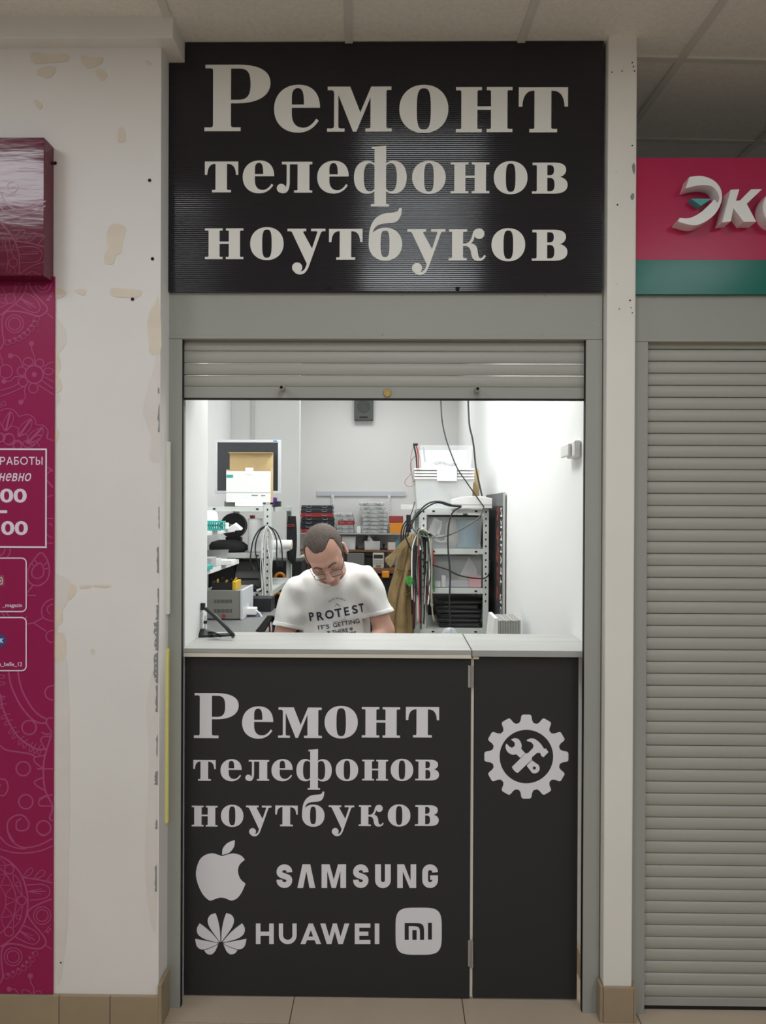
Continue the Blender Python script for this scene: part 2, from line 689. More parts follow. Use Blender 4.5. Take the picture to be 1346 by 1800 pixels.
# column between the two shops
cw = MB().box(X_c0, X_c1, COLY, .12, 0, CEIL + .01).build('wall_column', M_column, bevel=.004)
struct(cw, 'narrow white column between the repair shop and the neighbouring shop', 'column')
yc = COLY - .0006
for (x, y, r_) in ((1075, 127, 1.2), (1093, 125, 1.2), (1111, 110, 1.2), (1113, 117, 1.2), (1115, 125, 1.2), (1111, 256, 1.3), (1083, 303, 2),
                   (1085, 360, 1.6), (1084, 499, 1.8), (1107, 528, 1.6), (1088, 543, 1), (1109, 541, 1), (1111, 550, 1), (1093, 61.5, 1.8)):
    p = at(x, y, yc)
    MB().lathe([(r_ / 560, -.0006), (r_ / 700, .0005)], p, 8, 'Y').build('screw_hole', M_patch if r_ > 1.7 else M_dark, cw)
for pts in ([(1111, 290), (1115, 287), (1116, 300), (1114, 306), (1111, 298)], [(1109, 342), (1114, 340), (1113, 351), (1108, 350)]):
    patch('chipped_paint', pts, M_chip, True, yc, cw)
# foot tiles of the column
tr = empty('trim_1', ((X_c0 + X_c1) / 2, COLY, 0))
struct(tr, 'beige tile facing around the foot of the white column', 'trim')
zt = at(1085, 1737, COLY - .012).z
MB().box(X_c0 - .002, X_c1 + .002, COLY - .012, COLY - .0005, 0, zt).build('facing_tile', M_skirt, tr, bevel=.001)
MB().box(X_c0 - .012, X_c0 - .003, COLY - .010, -.004, 0, zt + .004).build('facing_tile', M_skirt, tr, bevel=.001)
MB().box(X_c1 + .003, X_c1 + .011, COLY - .010, -.004, 0, zt - .002).build('facing_tile', M_skirt, tr, bevel=.001)

# walls behind the signs, hall enclosure
wf = MB().box(X_ro - .01, X_c0 + .03, .16, .24, z_head0 - .02, CEIL + .06).build('wall_front', M_white)
struct(wf, 'wall strip above the opening behind the black sign', 'wall')
wo = MB().box(-5, 5, -7.1, -7, 0, CEIL).build('wall_opposite', M_white)
struct(wo, 'pale wall on the far side of the passage behind the viewer', 'wall')
wn = MB().box(X_c1 + .01, 5, 2.4, 2.5, 0, CEIL + .3).box(X_c1 + .01, 5, 1.6, 2.4, CEIL + .2, CEIL + .3).build('wall_neighbour', M_sback)
struct(wn, 'back wall inside the dark neighbouring shop', 'wall')
wns = MB().box(4.9, 5, 0.02, 2.5, 0, CEIL + .02).build('wall_neighbour_side', M_sback)
struct(wns, 'far side wall inside the dark neighbouring shop', 'wall')

# ------------------------------------------------------------------ setting: inside the shop
XR = .645
XL = -1.35
YB = 5.3
SCEIL = 2.97
struct(MB().box(XR, X_c0 + .03, .11, 2.5, 0, CEIL + .3).box(XR, XR + .08, 2.5, YB, 0, CEIL + .3).build('wall_right', M_swhite), 'bright white right-hand wall inside the repair shop', 'wall')
xs0 = X_rl - .006
struct(MB().box(X_ro - .01, xs0, .065, .36, 0, CEIL).build('wall_return', M_swhite), 'short white wall return just behind the left shutter rail', 'wall')
struct(MB().box(XL - .08, XL, .36, YB, 0, CEIL).box(XL - .08, X_ro, .3, .36, 0, CEIL).build('wall_side', M_swhite), 'white left-hand wall deep inside the repair shop', 'wall')
struct(MB().box(XL - .08, XR + .08, YB, YB + .1, 0, CEIL + .3).build('wall_back', M_sback), 'pale grey back wall of the repair shop behind the shelves', 'wall')
struct(MB().box(XL - .08, XR + .08, .2, YB, SCEIL, SCEIL + .05).build('ceiling_shop', M_swhite), 'white ceiling inside the repair shop', 'ceiling')
struct(MB().box(XL, XR, .6, YB, 0, .003).build('floor_shop', M_tile), 'beige floor inside the repair shop', 'floor')
struct(MB().box(XR - .012, XR, .12, 2.3, 0, .085).build('baseboard_right', M_skirt), 'beige tile skirting along the right shop wall', 'baseboard')
YPT = 4.0
xp = at(526, 920, YPT).x
zp = at(526, 985, YPT).z
pt = struct(MB().box(XL, xp, YPT, YPT + .05, zp + .02, SCEIL).build('wall_partition', M_sback), 'pale partition ending above the bench left of the back shelves', 'wall')
MB().box(at(520, 985, YPT).x, xp, YPT - .004, YPT + .5, zp, zp + .02).build('edge_trim', mat('beige_edge', shop(205, 200, 185), .6), pt)
for k, (x, y, _pw) in enumerate(SHOP_LAMPS):
    e = empty('panel_light', (x, y, SCEIL - .035))
    T(e, 'square panel light on the shop ceiling, ' + ('above the repairer', 'between the metal racks', 'above the back bench')[k], 'lamp', 'shop ceiling lights')
    fr = MB()
    for q in ((-.3, -.285, -.3, .3), (.285, .3, -.3, .3), (-.285, .285, -.3, -.285), (-.285, .285, .285, .3)):
        fr.box(x + q[0], x + q[1], y + q[2], y + q[3], SCEIL - .035, SCEIL)
    fr.build('frame', M_alu, e)
    MB().box(x - .285, x + .285, y - .285, y + .285, SCEIL - .02, SCEIL - .004).build('diffuser', M_lamp, e)

# ------------------------------------------------------------------ serif lettering
B7 = lambda c: c
o_ring = [se(54.5, 51, 54.5, 53.5, 2.12), se(54.5, 51, 15.6, 46, 3)]
GL = {
    'о': [o_ring],
    'е': [[path('M 102.6 52.8 C 102.6 86 84 104 55 104 C 22 104 0 82 0 50 C 0 18 22 -2.6 53.6 -2.6 C 75 -2.6 90 8 99.6 23.8 L 94.3 28.3 C 86 15 76 8 66 8 C 48 8 39.6 20 39.6 40 L 39.6 52.8'),
           path('M 39.6 59.6 L 66.8 59.6 C 67 85 64 96.6 53 96.6 C 43 96.6 39.6 88 39.6 76')]],
    'Р': [[path('M 1.9 148 L 75 148 C 120 148 147.5 135 147.5 107.5 C 147.5 78 118 62.3 75 62.3 L 59.2 62.3 L 59.2 16 C 59.2 10 61 8.3 66 8.3 L 81 8.3 L 81 0 L 0 0 L 0 8.3 L 13 8.3 C 18 8.3 19.2 10 19.2 16 L 19.2 132 C 19.2 138 18 140.5 13 140.5 L 1.9 140.5'),
           path('M 59.2 139.6 L 78 139.6 C 98 139.6 103 128 103 105 C 103 82 98 69.8 76 69.8 L 59.2 69.8')]],
    'м': [[path('M 1 100 L 51.3 100 L 74 42.6 L 98 100 L 143 100 L 143 92.5 L 136 92.5 C 133 92.5 132 91 132 88 L 132 12 C 132 9 133 7 137 7 L 144 7 L 144 0 L 85.3 0 L 85.3 7 L 92 7 C 96 7 96.6 9 96.6 12 L 96.6 76.6 L 65.3 0 L 57.7 0 L 24.9 82 L 24.9 14 C 24.9 9 26 7 31 7 L 38.9 7 L 38.9 0 L 0 0 L 0 7 L 8 7 C 14 7 15.5 9 15.5 14 L 15.5 84 C 15.5 90 14 92.5 8 92.5 L 1 92.5')]],
    'н': [[path('M 0 100 L 57.5 100 L 57.5 93 L 51 93 C 48 93 47.6 92 47.6 89 L 47.6 57 L 77.8 57 L 77.8 89 C 77.8 92 77 93 74 93 L 68.3 93 L 68.3 100 L 125.4 100 L 125.4 93 L 118 93 C 115 93 114.3 92 114.3 89 L 114.3 11 C 114.3 8 115 7 118 7 L 125.4 7 L 125.4 0 L 68.3 0 L 68.3 7 L 74 7 C 77 7 77.8 8 77.8 11 L 77.8 49.5 L 47.6 49.5 L 47.6 11 C 47.6 8 48 7 51 7 L 57.5 7 L 57.5 0 L 0 0 L 0 7 L 8 7 C 11 7 11.9 8 11.9 11 L 11.9 89 C 11.9 92 11 93 8 93 L 0 93', 4)]],
    'т': [[path('M 0 100 L 109 100 L 109 57 L 101.5 57 C 101 78 93 92.5 75 92.5 L 72.2 92.5 L 72.2 12 C 72.2 9 73 7.5 77 7.5 L 85.3 7.5 L 85.3 0 L 23.8 0 L 23.8 7.5 L 31 7.5 C 34 7.5 34.9 9 34.9 12 L 34.9 92.5 L 32 92.5 C 16 92.5 8.5 78 8 57 L 0 57')]],
    'л': [[path('M 15.4 100 L 114.3 100 L 114.3 92 L 108 92 C 105.5 92 105 91 105 88 L 105 11 C 105 8 106 7 109 7 L 114.3 7 L 114.3 0 L 55 0 L 55 7 L 62 7 C 65.5 7 66.5 8 66.5 11 L 66.5 92 L 41 92 L 41 35 C 41 10 34 -2 20 -2 C 14 -2 9 0 5 4 L 18 10 C 26 8 31 18 31 40 L 31 86 C 31 91 29 92 25 92 L 15.4 92')],
          [se(13.5, 14, 14.5, 14.5)]],
    'ф': [[path('M 57.6 149 L 104.5 153 L 104.5 -36 L 114.4 -37 L 114.4 -44 L 55.3 -44 L 55.3 -37 L 66.7 -36 L 66.7 143 L 57.6 142')],
          [path('M 67.5 95 C 60 102 52 104 44 104 C 16 104 0 82 0 50 C 0 18 16 -3 44 -3 C 52 -3 60 -1 67.5 6 L 67.5 14 C 62 7 57 5 51 5 C 38 5 32 20 32 50 C 32 80 38 96 51 96 C 57 96 62 94 67.5 87')],
          [[(171.5 - a, b) for a, b in path('M 67.5 95 C 60 102 52 104 44 104 C 16 104 0 82 0 50 C 0 18 16 -3 44 -3 C 52 -3 60 -1 67.5 6 L 67.5 14 C 62 7 57 5 51 5 C 38 5 32 20 32 50 C 32 80 38 96 51 96 C 57 96 62 94 67.5 87')]]],
    'в': [[path('M 1.7 100 L 72 100 C 96 100 110 92 110 77 C 110 65 102 57 90 54 C 106 50 115 41 115 28 C 115 10 100 0 72 0 L 0 0 L 0 7 L 8 7 C 14 7 15.7 8 15.7 12 L 15.7 88 C 15.7 91 14 92 9 92 L 1.7 92'),
           path('M 49.4 92 L 58 92 C 68 92 71 86 71 76 C 71 65 67 59 57 59 L 49.4 59'), path('M 49.4 51 L 58 51 C 69 51 73 43 73 29 C 73 14 69 7.5 58 7.5 L 49.4 7.5')]],
    'у': [[path('M 0 100 L 61 100 L 61 92 L 55 92 C 52 92 51 90 52 87 L 80.2 35.7 L 97 87 C 98 90 97 92 93 92 L 77 92 L 77 100 L 123.6 100 L 123.6 92 L 117 92 C 112 92 110 90 108 85 L 70 -22 C 63 -40 54 -48.5 42 -48.5 C 34 -48.5 28 -46 24 -42 L 40 -38 C 50 -40 56 -34 60 -24 L 63.5 -14 L 15 88 C 13 91 11 92 6 92 L 0 92')],
          [se(32, -26, 16.5, 16.5)]],
    'б': [[se(54.5, 51, 54.5, 53.5, 2.12), se(53.5, 52, 14.5, 43, 3)],
          [path('M 0 50 C 0 95 6 120 24 136 C 38 149 52 152 75 153 C 92 154 97 158 99 168 L 107 168 C 108 145 100 127 85 122 C 70 117 45 120 30 112 C 20 106 14 97 13 84 L 20 60')]],
    'к': [[path('M 1 100 L 60 100 L 60 92.5 L 51 92.5 C 48 92.5 46.9 91 46.9 88 L 46.9 54 L 54 54 C 66 56 72 64 76 78 C 79 94 84 102 95 102 L 98 96 C 88 92 86 84 83.5 75 C 81 64 78 58 72 55 C 86 53 92 46 94 32 C 96 14 98 7 104 7 C 109 7 112 10 115 17 L 121 14 C 117 4 110 -2 97 -2 C 80 -2 75 8 73 24 C 71 38 66 45 54 46.5 L 46.9 46.5 L 46.9 11 C 46.9 8 48 7 51 7 L 59 7 L 59 0 L 0 0 L 0 7 L 7 7 C 10 7 11.4 8 11.4 11 L 11.4 89 C 11.4 92 10 92.5 7 92.5 L 1 92.5')],
          [se(99, 86, 17, 17)]],
}
GLc = {k: glyph(v) for k, v in GL.items()}


def word(text, xs, base0, base1, xh, Y, m, parent):
    """letters with their left edges at pixel xs, baseline from base0 to base1, x-height xh pixels"""
    for ch, x in zip(text, xs):
        f = (x - xs[0]) / (xs[-1] - xs[0])
        p = at(x, base0 + (base1 - base0) * f, Y)
        k = xh / 100 / ppm(Y)
        mb = MB()
        put(mb, GLc[ch], lambda a, b: (p.x + a * k, Y - .0012, p.z + b * k), lambda a, b: (p.x + a * k, Y, p.z + b * k))
        mb.build('letter', m, parent)


# ------------------------------------------------------------------ upper sign (notched round the beam)
YS = -.014
xa, xb = at(296.5, 300, YS).x, at(1059.5, 300, YS).x
zt_, zb_ = at(690, 73.5, YS).z, at(680, 512.5, YS).z
xn = X_bm + .002
zn = z_bm - .002
us = empty('shop_sign', ((xa + xb) / 2, YS, zb_))
T(us, 'large black sign with cream Cyrillic lettering above the repair shop', 'sign')
poly = [(xa, zb_), (xb, zb_), (xb, zt_), (xn, zt_), (xn, zn), (xa, zn)]
MB().prism(poly, lambda x, z: (x, YS, z), lambda x, z: (x, -.0005, z)).build('sign_board', M_sign, us)
word('Ремонт', [359.3, 481.5, 574.8, 701.5, 801, 911.2], 230.9, 232.9, 78.7, YS, M_let_up, us)
word('телефонов', [360, 426.5, 487, 557.3, 621.8, 724, 791.7, 867.5, 934.6], 338.3, 340.5, 54, YS, M_let_up, us)
word('ноутбуков', [360.2, 439.6, 505, 578, 647.6, 715.5, 788, 863.4, 934.3], 455.6, 458.4, 54, YS, M_let_up, us)
for (x, y, r_) in ((578, 506.5, 3), (804, 507.5, 4)):
    p = at(x, y, YS)
    MB().lathe([(r_ / 562, -.0012), (r_ / 800, -.0028)], p, 12, 'Y').build('screw', M_dark, us)

# ------------------------------------------------------------------ roller shutters
PITCH = 21.0 / ppm(.03)


def slat_profile(h):
    pr = []
    for i in range(9):
        t = i / 8
        z = .0016 + (h - .0028) * t
        pr.append((-.0062 * math.sin(math.pi * min(1, t * .94 + .06)) ** .55, z))
    return pr


def slat_mesh(x0, x1, h, y):
    pr = slat_profile(h)
    pr = [(y + a, z) for a, z in pr] + [(y + .006, h - .0006), (y + .006, .001)]
    mb = MB()
    mb.prism(pr, lambda a, z: (x0, a, z), lambda a, z: (x1, a, z))
    return mb


sh = empty('roller_shutter', ((X_ro + X_rro) / 2, .03, 0))
T(sh, 'grey roller shutter of the repair shop, rolled up over the white opening', 'shutter')
MB().box(X_ro, X_rro, 0, .16, z_head0, z_sign0 + .25).build('shutter_box', M_grey, sh, bevel=.002)
zl = z_head0 + .011
MB().box(X_ro + .001, X_rro - .001, -.0016, .002, z_head0 + .001, zl).build('box_lip', M_grey, sh, bevel=.0006)
ra = MB().box(X_ro, X_rl, 0, .012, 0, z_head0).box(X_rl - .0025, X_rl, .012, .03, 0, z_head0).box(X_ro, X_ro + .003, .012, .065, 0, z_head0)
ra.build('guide_rail', M_grey, sh, bevel=.001)
ra = MB().box(X_rr, X_rro, 0, .012, 0, z_head0).box(X_rr, X_rr + .0025, .012, .03, 0, z_head0).box(X_rro - .003, X_rro, .012, .065, 0, z_head0)
ra.build('guide_rail', M_grey, sh, bevel=.001)
MB().box(X_rl - .0012, X_rl + .0018, .004, .02, .0, z_head0).build('rail_seal', M_rubber, sh)
MB().box(X_rr - .0018, X_rr + .0012, .004, .02, .0, z_head0).build('rail_seal', M_rubber, sh)
z_bar0 = at(675, 702.5, .03).z
z_bar1 = at(675, 681, .03).z
MB().box(X_rl - .02, X_rr + .02, .022, .04, z_bar0 + .003, z_bar1).build('bottom_bar', M_grey, sh, bevel=.0015)
MB().box(X_rl - .01, X_rr + .01, .024, .038, z_bar0 - .002, z_bar0 + .003).build('rubber_seal', M_rubber, sh)
s0 = None
for i in range(5):
    z = z_bar1 + PITCH * i
    if s0 is None:
        s0 = slat_mesh(X_rl - .02, X_rr + .02, PITCH, .03).build('slat', M_slat, sh, origin=(0, .03, 0))
    copy_z = z
    if i == 0:
        s0.location = Vector((0, .03, z)) - wloc(sh)
    else:
        copy_part(s0, sh, (0, .03, z))
p = at(680.5, 691, .022)
MB().lathe([(.0125, .0), (.0125, -.004), (.011, -.006), (.007, -.006), (.006, -.0045), (.002, -.0045)], p, 18, 'Y').build('lock', M_brass, sh)
for (x, y) in ((495.5, 682), (838.5, 684.5)):
    p = at(x, y, .0)
    pn = MB().lathe([(.0085, .022), (.0085, -.012), (.0075, -.014), (.0055, -.014), (.005, -.009)], (p.x, 0, p.z), 16, 'Y').build('stop_pin', M_grey, sh, smooth=False)
    MB().lathe([(.005, -.0145), (.0048, -.0135)], (p.x, 0, p.z), 12, 'Y').build('pin_hole', M_dark, pn)
for (x, y) in ((297, 565), (377, 513.8), (648, 517), (707, 520), (957, 520), (1052, 572), (672, 588), (953, 588)):
    p = at(x, y, -.0003)
    MB().lathe([(.002, -.0003), (.0016, -.0015)], p, 8, 'Y').build('rivet', M_steel if x < 300 or x > 1000 else M_chip, sh)

# neighbour's closed shutter
X_n0 = X_c1 + .0015
X_n1 = at(1138.5, 700, 0).x
XE = 2.6
z_nh = at(1240, 601, 0).z
z_ns = at(1240, 518.5, -.006).z
ns = empty('roller_shutter', (1.6, .03, 0))
T(ns, 'closed grey roller shutter of the neighbouring shop right of the column', 'shutter')
MB().box(X_n0, XE, 0, .16, z_nh, z_ns + .3).build('shutter_box', M_grey, ns, bevel=.002)
MB().box(X_n0 + .001, XE, -.0016, .002, z_nh + .001, z_nh + .011).build('box_lip', M_grey, ns, bevel=.0006)
MB().box(X_n0, X_n1, 0, .012, 0, z_nh).box(X_n1 - .0025, X_n1, .012, .065, 0, z_nh).build('guide_rail', M_grey, ns, bevel=.001)
MB().box(XE - .05, XE, 0, .065, 0, z_nh).build('guide_rail', M_grey, ns, bevel=.001)
z_b0 = .008
z_b1 = at(1240, 1752, .03).z
MB().box(X_n1 + .003, XE - .04, .022, .04, z_b0 + .004, z_b1).build('bottom_bar', M_grey, ns, bevel=.0015)
MB().box(X_n1 + .003, XE - .04, .024, .038, 0.0, z_b0 + .004).build('rubber_seal', M_rubber, ns)
MB().box(X_n1 - .001, X_n1 + .0025, .02, .045, 0, z_nh).build('rail_seal', M_rubber, ns)
s1 = None
k = 0
z = z_b1
while z < z_nh + .01:
    if s1 is None:
        s1 = slat_mesh(X_n1 + .004, XE - .045, PITCH, .03).build('slat', M_slat, ns, origin=(0, .03, 0))
        s1.location = Vector((0, .03, z)) - wloc(ns)
    else:
        copy_part(s1, ns, (0, .03, z))
    if z < 1.2 and k % 2:
        MB().box(X_n1 + .0025, X_n1 + .0085, .019, .024, z - .004, z + .003).build('slat_clip', M_steel, ns)
    z += PITCH
    k += 1

# neighbour's sign
YN = -.012
nb = empty('neighbour_sign', (1.6, YN, at(1240, 517, YN).z))
T(nb, 'pink and green shop sign with raised white letters above the closed shutter', 'sign')
xa = X_c1 + .002
MB().box(xa, XE, YN, -.0005, at(1240, 457.5, YN).z, at(1240, 277.5, YN).z).build('pink_board', mat('pink_acrylic', hall(142, 30, 64), .28, spec=.3), nb)
MB().box(xa, XE, YN - .003, -.0005, at(1240, 517.5, YN).z, at(1240, 457.5, YN).z).build('green_board', mat('green_acrylic', hall(12, 86, 76), .2, bump=.06, bscale=7, spec=.25), nb)
M_chrome = mat('white_channel_letter', hall(205, 203, 196), .22, metal=0., coat=.6)
DL = .05
crop = lambda x, y: (1040 + x * .34459, y * .34444)


def channel(name, loops, m, d=DL):
    loops = [[crop(*q) for q in lp] for lp in loops]
    mb = MB()
    Yf = YN - d
    put(mb, glyph([loops]), lambda a, b: at(a, b, Yf), lambda a, b: at(a, b, Yf) + Vector((0, d, 0)))
    return mb.build(name, m, nb)


smo = lambda pts, k=5: [(q.x, q.y) for q in catmull([(a, b, 0) for a, b in pts], k)]
E_ = smo([(497, 903), (560, 898), (620, 920), (655, 960), (664, 1010), (655, 1045)], 5) + smo([(650, 1058), (625, 1095), (580, 1130), (520, 1150), (437, 1130)], 5) \
    + smo([(448, 1112), (500, 1112), (560, 1080), (625, 1018)], 5) + smo([(640, 1035), (650, 1005), (625, 960), (585, 945), (530, 948), (478, 962)], 5)
channel('letter', [E_], M_chrome)
channel('letter_bar', [[(505, 1014), (610, 1014), (556, 1050)]], mat('teal_inset', hall(60, 130, 130), .3), .03)
channel('letter', [[(708, 968), (752, 966), (735, 1025), (757, 1022), (812, 966), (868, 965), (790, 1040), (838, 1132), (775, 1132), (722, 1062), (708, 1130), (664, 1135)]], M_chrome)
oo = [(950 + 78 * math.cos(a), 1058 + 92 * math.sin(a)) for a in [i * math.pi / 20 for i in range(40)]]
oi = [(955 + 38 * math.cos(a), 1058 + 54 * math.sin(a)) for a in [i * math.pi / 20 for i in range(40)]]
channel('letter', [oo, oi], M_chrome)

# ------------------------------------------------------------------ counter
YC = .06
z_ct = at(600, 1141.5, .035).z                       # top of the counter
z_cu = at(600, 1156.5, .035).z
M_top = mat('white_counter_laminate', (.42, .42, .40), .5, var=.08, vscale=3, stretch=(1, 6, 6))
M_edge = mat('counter_edge_band', hall(176, 172, 160), .55)
ct = empty('service_counter', (-.2, YC, 0))
T(ct, 'black fronted service counter with white Cyrillic lettering and phone maker logos', 'counter')
xl_ = X_rl + .002
xd0 = at(826.5, 1400, YC).x
xd1 = at(832.5, 1400, YC).x
xd2 = at(1015.5, 1400, YC).x
z_f = .004
MB().box(X_rl - .004, xd0, YC, YC + .018, z_f, z_cu - .001).build('front_panel', M_panel, ct)
MB().box(xs0 + .001, xd0 - .002, .035, .36, z_cu + .0125, z_ct).build('countertop', M_top, ct, bevel=.001)
MB().box(xs0 + .001, xd0 - .002, .0355, .34, z_cu, z_cu + .012).build('counter_underlay', M_edge, ct, bevel=.001)
MB().box(xd0 - .03, xd0 - .008, YC + .0185, .33, .004, z_cu - .001).build('side_panel', M_edge, ct)
word('Ремонт', [340.8, 425.4, 488.7, 570.3, 635.7, 713], 1297, 1296, 53.6, YC, M_let_lo, ct)
word('телефонов', [339.7, 387.5, 431.5, 477, 520.8, 589.8, 636.3, 686.4, 729.5], 1372, 1371.5, 36.4, YC, M_let_lo, ct)
word('ноутбуков', [337, 388.3, 432.3, 483.7, 530.7, 577.5, 630.2, 681.4, 729], 1452.3, 1451.5, 36.4, YC, M_let_lo, ct)

cr3 = lambda x, y: (310 + x / 3.638, 1380 + y / 3.6375)
cr4 = lambda x, y: (600 + x / 5.177, 1380 + y / 5.178)


def emblem(name, shapes, fn, parent=ct, Y=YC, m=M_let_lo, d=.0012):
    sh_ = [[[fn(*q) for q in lp] for lp in loops] for loops in shapes]
    mb = MB()
    put(mb, glyph(sh_), lambda a, b: at(a, b, Y - d), lambda a, b: at(a, b, Y - d) + Vector((0, d, 0)))
    return mb.build(name, m, parent)


fruit = smo([(290, 455), (258, 444), (225, 437), (180, 450), (145, 485), (125, 555), (133, 620), (163, 690), (200, 731), (222, 738), (255, 726), (285, 720), (315, 725), (350, 738), (385, 726), (415, 690), (442, 632)], 5) \
    + smo([(441, 631), (408, 600), (393, 550), (405, 508), (437, 478)], 5)[1:] + smo([(436, 476), (410, 450), (365, 438), (330, 444), (292, 455)], 5)[1:-1]
leaf = smo([(292, 446), (297, 405), (328, 370), (373, 352)], 5) + smo([(373, 354), (368, 395), (338, 432), (294, 446)], 5)[1:-1]
emblem('fruit_emblem', [[fruit], [leaf]], cr3)
pets = [smo([(287, 1003), (290, 930), (303, 862), (318, 820)], 4) + smo([(320, 820), (352, 832), (368, 865), (352, 915), (289, 1003)], 4)[:-1],
        smo([(294, 1004), (340, 950), (385, 910), (420, 885)], 4) + smo([(421, 886), (437, 918), (428, 955), (385, 984), (296, 1007)], 4)[:-1],
        smo([(300, 1011), (360, 1000), (447, 984)], 4) + smo([(447, 987), (436, 1030), (405, 1050), (360, 1040), (300, 1014)], 4)[:-1],
        smo([(301, 1019), (350, 1042), (390, 1056)], 4) + smo([(389, 1057), (370, 1078), (340, 1080), (318, 1058)], 4)]
pets += [[(568 - a, b) for a, b in p_] for p_ in pets]
emblem('petal_emblem', [[p_] for p_ in pets], cr3)


def glyph_box(shapes, x0, y0, x1, y1, w_, Y=YC, parent=ct, name='letter', m=M_let_lo):
    fn = lambda a, b: (x0 + (x1 - x0) * a / w_, y1 + (y0 - y1) * b / 100)
    emblem(name, shapes, fn, parent, Y, m)


def ribbon_loop(pts, wd, k=6):
    c = [(q.x, q.y) for q in catmull([(a, b, 0) for a, b in pts], k)]
    v, f = stroke(c, wd)
    n = len(c)
    return [v[2 * i] for i in range(n)] + [v[2 * i + 1] for i in range(n - 1, -1, -1)]


def arc(cx, cy, rx, ry, a0, a1, n=10):
    return [(cx + rx * math.cos(R(a0 + (a1 - a0) * i / n)), cy + ry * math.sin(R(a0 + (a1 - a0) * i / n))) for i in range(n + 1)]


def loop_of(c, wd):
    v, f = stroke(c, wd)
    n = len(c)
    return [v[2 * i] for i in range(n)] + [v[2 * i + 1] for i in range(n - 1, -1, -1)]


S_ = loop_of(arc(34, 68, 21, 20, -4, 184) + path('M 13 66 C 14 47 54 53 55 34', 10)[1:] + arc(34, 32, 21, 20, 0, -188)[1:], 24)
U_ = loop_of([(13, 100), (13, 70)] + arc(34, 33, 21, 21, 180, 360, 14) + [(55, 70), (55, 100)], 25)
G_ = loop_of(arc(34, 67, 21, 21, -2, 180) + [(13, 50)] + arc(34, 33, 21, 21, 180, 360, 14) + [(55, 46)], 24)
lm = [[(0, 0), (22, 100), (56, 100), (78, 0), (53, 0), (39, 70), (25, 0)]]
mm = [[(0, 0), (0, 100), (34, 100), (52, 35), (70, 100), (104, 100), (104, 0), (80, 0), (80, 72), (61, 0), (43, 0), (24, 72), (24, 0)]]
nn_ = [[(0, 0), (0, 100), (30, 100), (58, 30), (58, 100), (82, 100), (82, 0), (54, 0), (24, 70), (24, 0)]]
ya, yb = 1519.5, 1561
for (x0, x1, shp, w_) in ((485.4, 514, [[S_]], 68), (522.5, 554, [lm], 78), (565, 608, [mm], 104), (620, 648, [[S_]], 68), (658.9, 686.9, [[U_]], 68),
                          (698, 731.3, [nn_], 82), (741.6, 770, [[G_], [[(34, 35), (67, 35), (67, 53), (34, 53)]]], 68)):
    glyph_box(shp, x0, ya, x1, yb, w_)
ya, yb = 1380 + 886 / 3.6375, 1380 + 1017 / 3.6375
H_ = [[(0, 0), (0, 100), (22, 100), (22, 60), (64, 60), (64, 100), (86, 100), (86, 0), (64, 0), (64, 41), (22, 41), (22, 0)]]
U2 = loop_of([(10, 100), (10, 70)] + arc(43, 43, 33, 33, 180, 360, 18) + [(76, 70), (76, 100)], 20.5)
A_ = [[(0, 0), (40, 100), (60, 100), (100, 0), (76, 0), (69, 19), (31.5, 19), (24, 0)], [(38.5, 36), (61.5, 36), (50, 68)]]
W_ = [[(0, 100), (24, 100), (43, 36), (60, 100), (79, 100), (97, 36), (116, 100), (139, 100), (108, 0), (86, 0), (69.5, 62), (53, 0), (31, 0)]]
E2 = [[(0, 0), (0, 100), (76, 100), (76, 80), (22, 80), (22, 60), (66, 60), (66, 41), (22, 41), (22, 20), (76, 20), (76, 0)]]
for (c0, c1, shp, w_) in ((508, 622, [H_], 86), (655, 768, [[U2]], 86), (793, 925, [A_], 100), (920, 1105, [W_], 139), (1140, 1240, [E2], 76), (1268, 1297, [[[(0, 0), (0, 100), (10, 100), (10, 0)]]], 10)):
    glyph_box(shp, 310 + c0 / 3.638, ya, 310 + c1 / 3.638, yb, w_)
mout = smo([(575, 1255), (640, 1255), (700, 1257), (738, 1272), (751, 1310), (752, 1360), (752, 1410)], 5)
mring = [mout + [(714, 1410), (714, 1350), (712, 1315), (698, 1292), (660, 1286), (612, 1286), (612, 1410), (575, 1410)]]
squ = [(702 + q[0], 1331 + q[1]) for q in se(0, 0, 210, 213.5, 4.2, 72)]
emblem('rounded_square_emblem', [[squ, mring[0], [(645, 1320), (684, 1320), (684, 1410), (645, 1410)], [(787, 1253), (823, 1253), (823, 1408), (787, 1408)]]], cr4)

# flap door with gear emblem
dr = empty('counter_door', ((xd1 + xd2) / 2, YC, 0))
T(dr, 'black counter door with white gear, wrench and hammer emblem, right of the counter', 'door')
MB().box(xd1, xd2, YC, YC + .018, .006, z_cu + .004).build('door_panel', M_panel, dr, bevel=.0006)
MB().box(xd0 + .001, xd1 - .001, YC + .004, YC + .016, .006, z_cu - .001).build('edge_band', M_edge, dr)
cg = lambda x, y: (800 + x / 5.177, 1110 + y / 5.1765)
gp = []
for k in range(12):
    a0 = k * math.pi / 6 + math.pi / 2
    # straight tooth flanks with rounded corners
    for (r_, h) in ((305, -66), (318, -58), (330, -52), (362, -47), (375, -42), (382, -30), (382, 30), (375, 42), (362, 47), (330, 52), (318, 58), (305, 66)):
        gp.append((647 + r_ * math.cos(a0) - h * math.sin(a0), 1139 + r_ * math.sin(a0) + h * math.cos(a0)))
emblem('gear_emblem', [[gp, se(647, 1139, 244, 244, 2, 72)]], cg, dr)
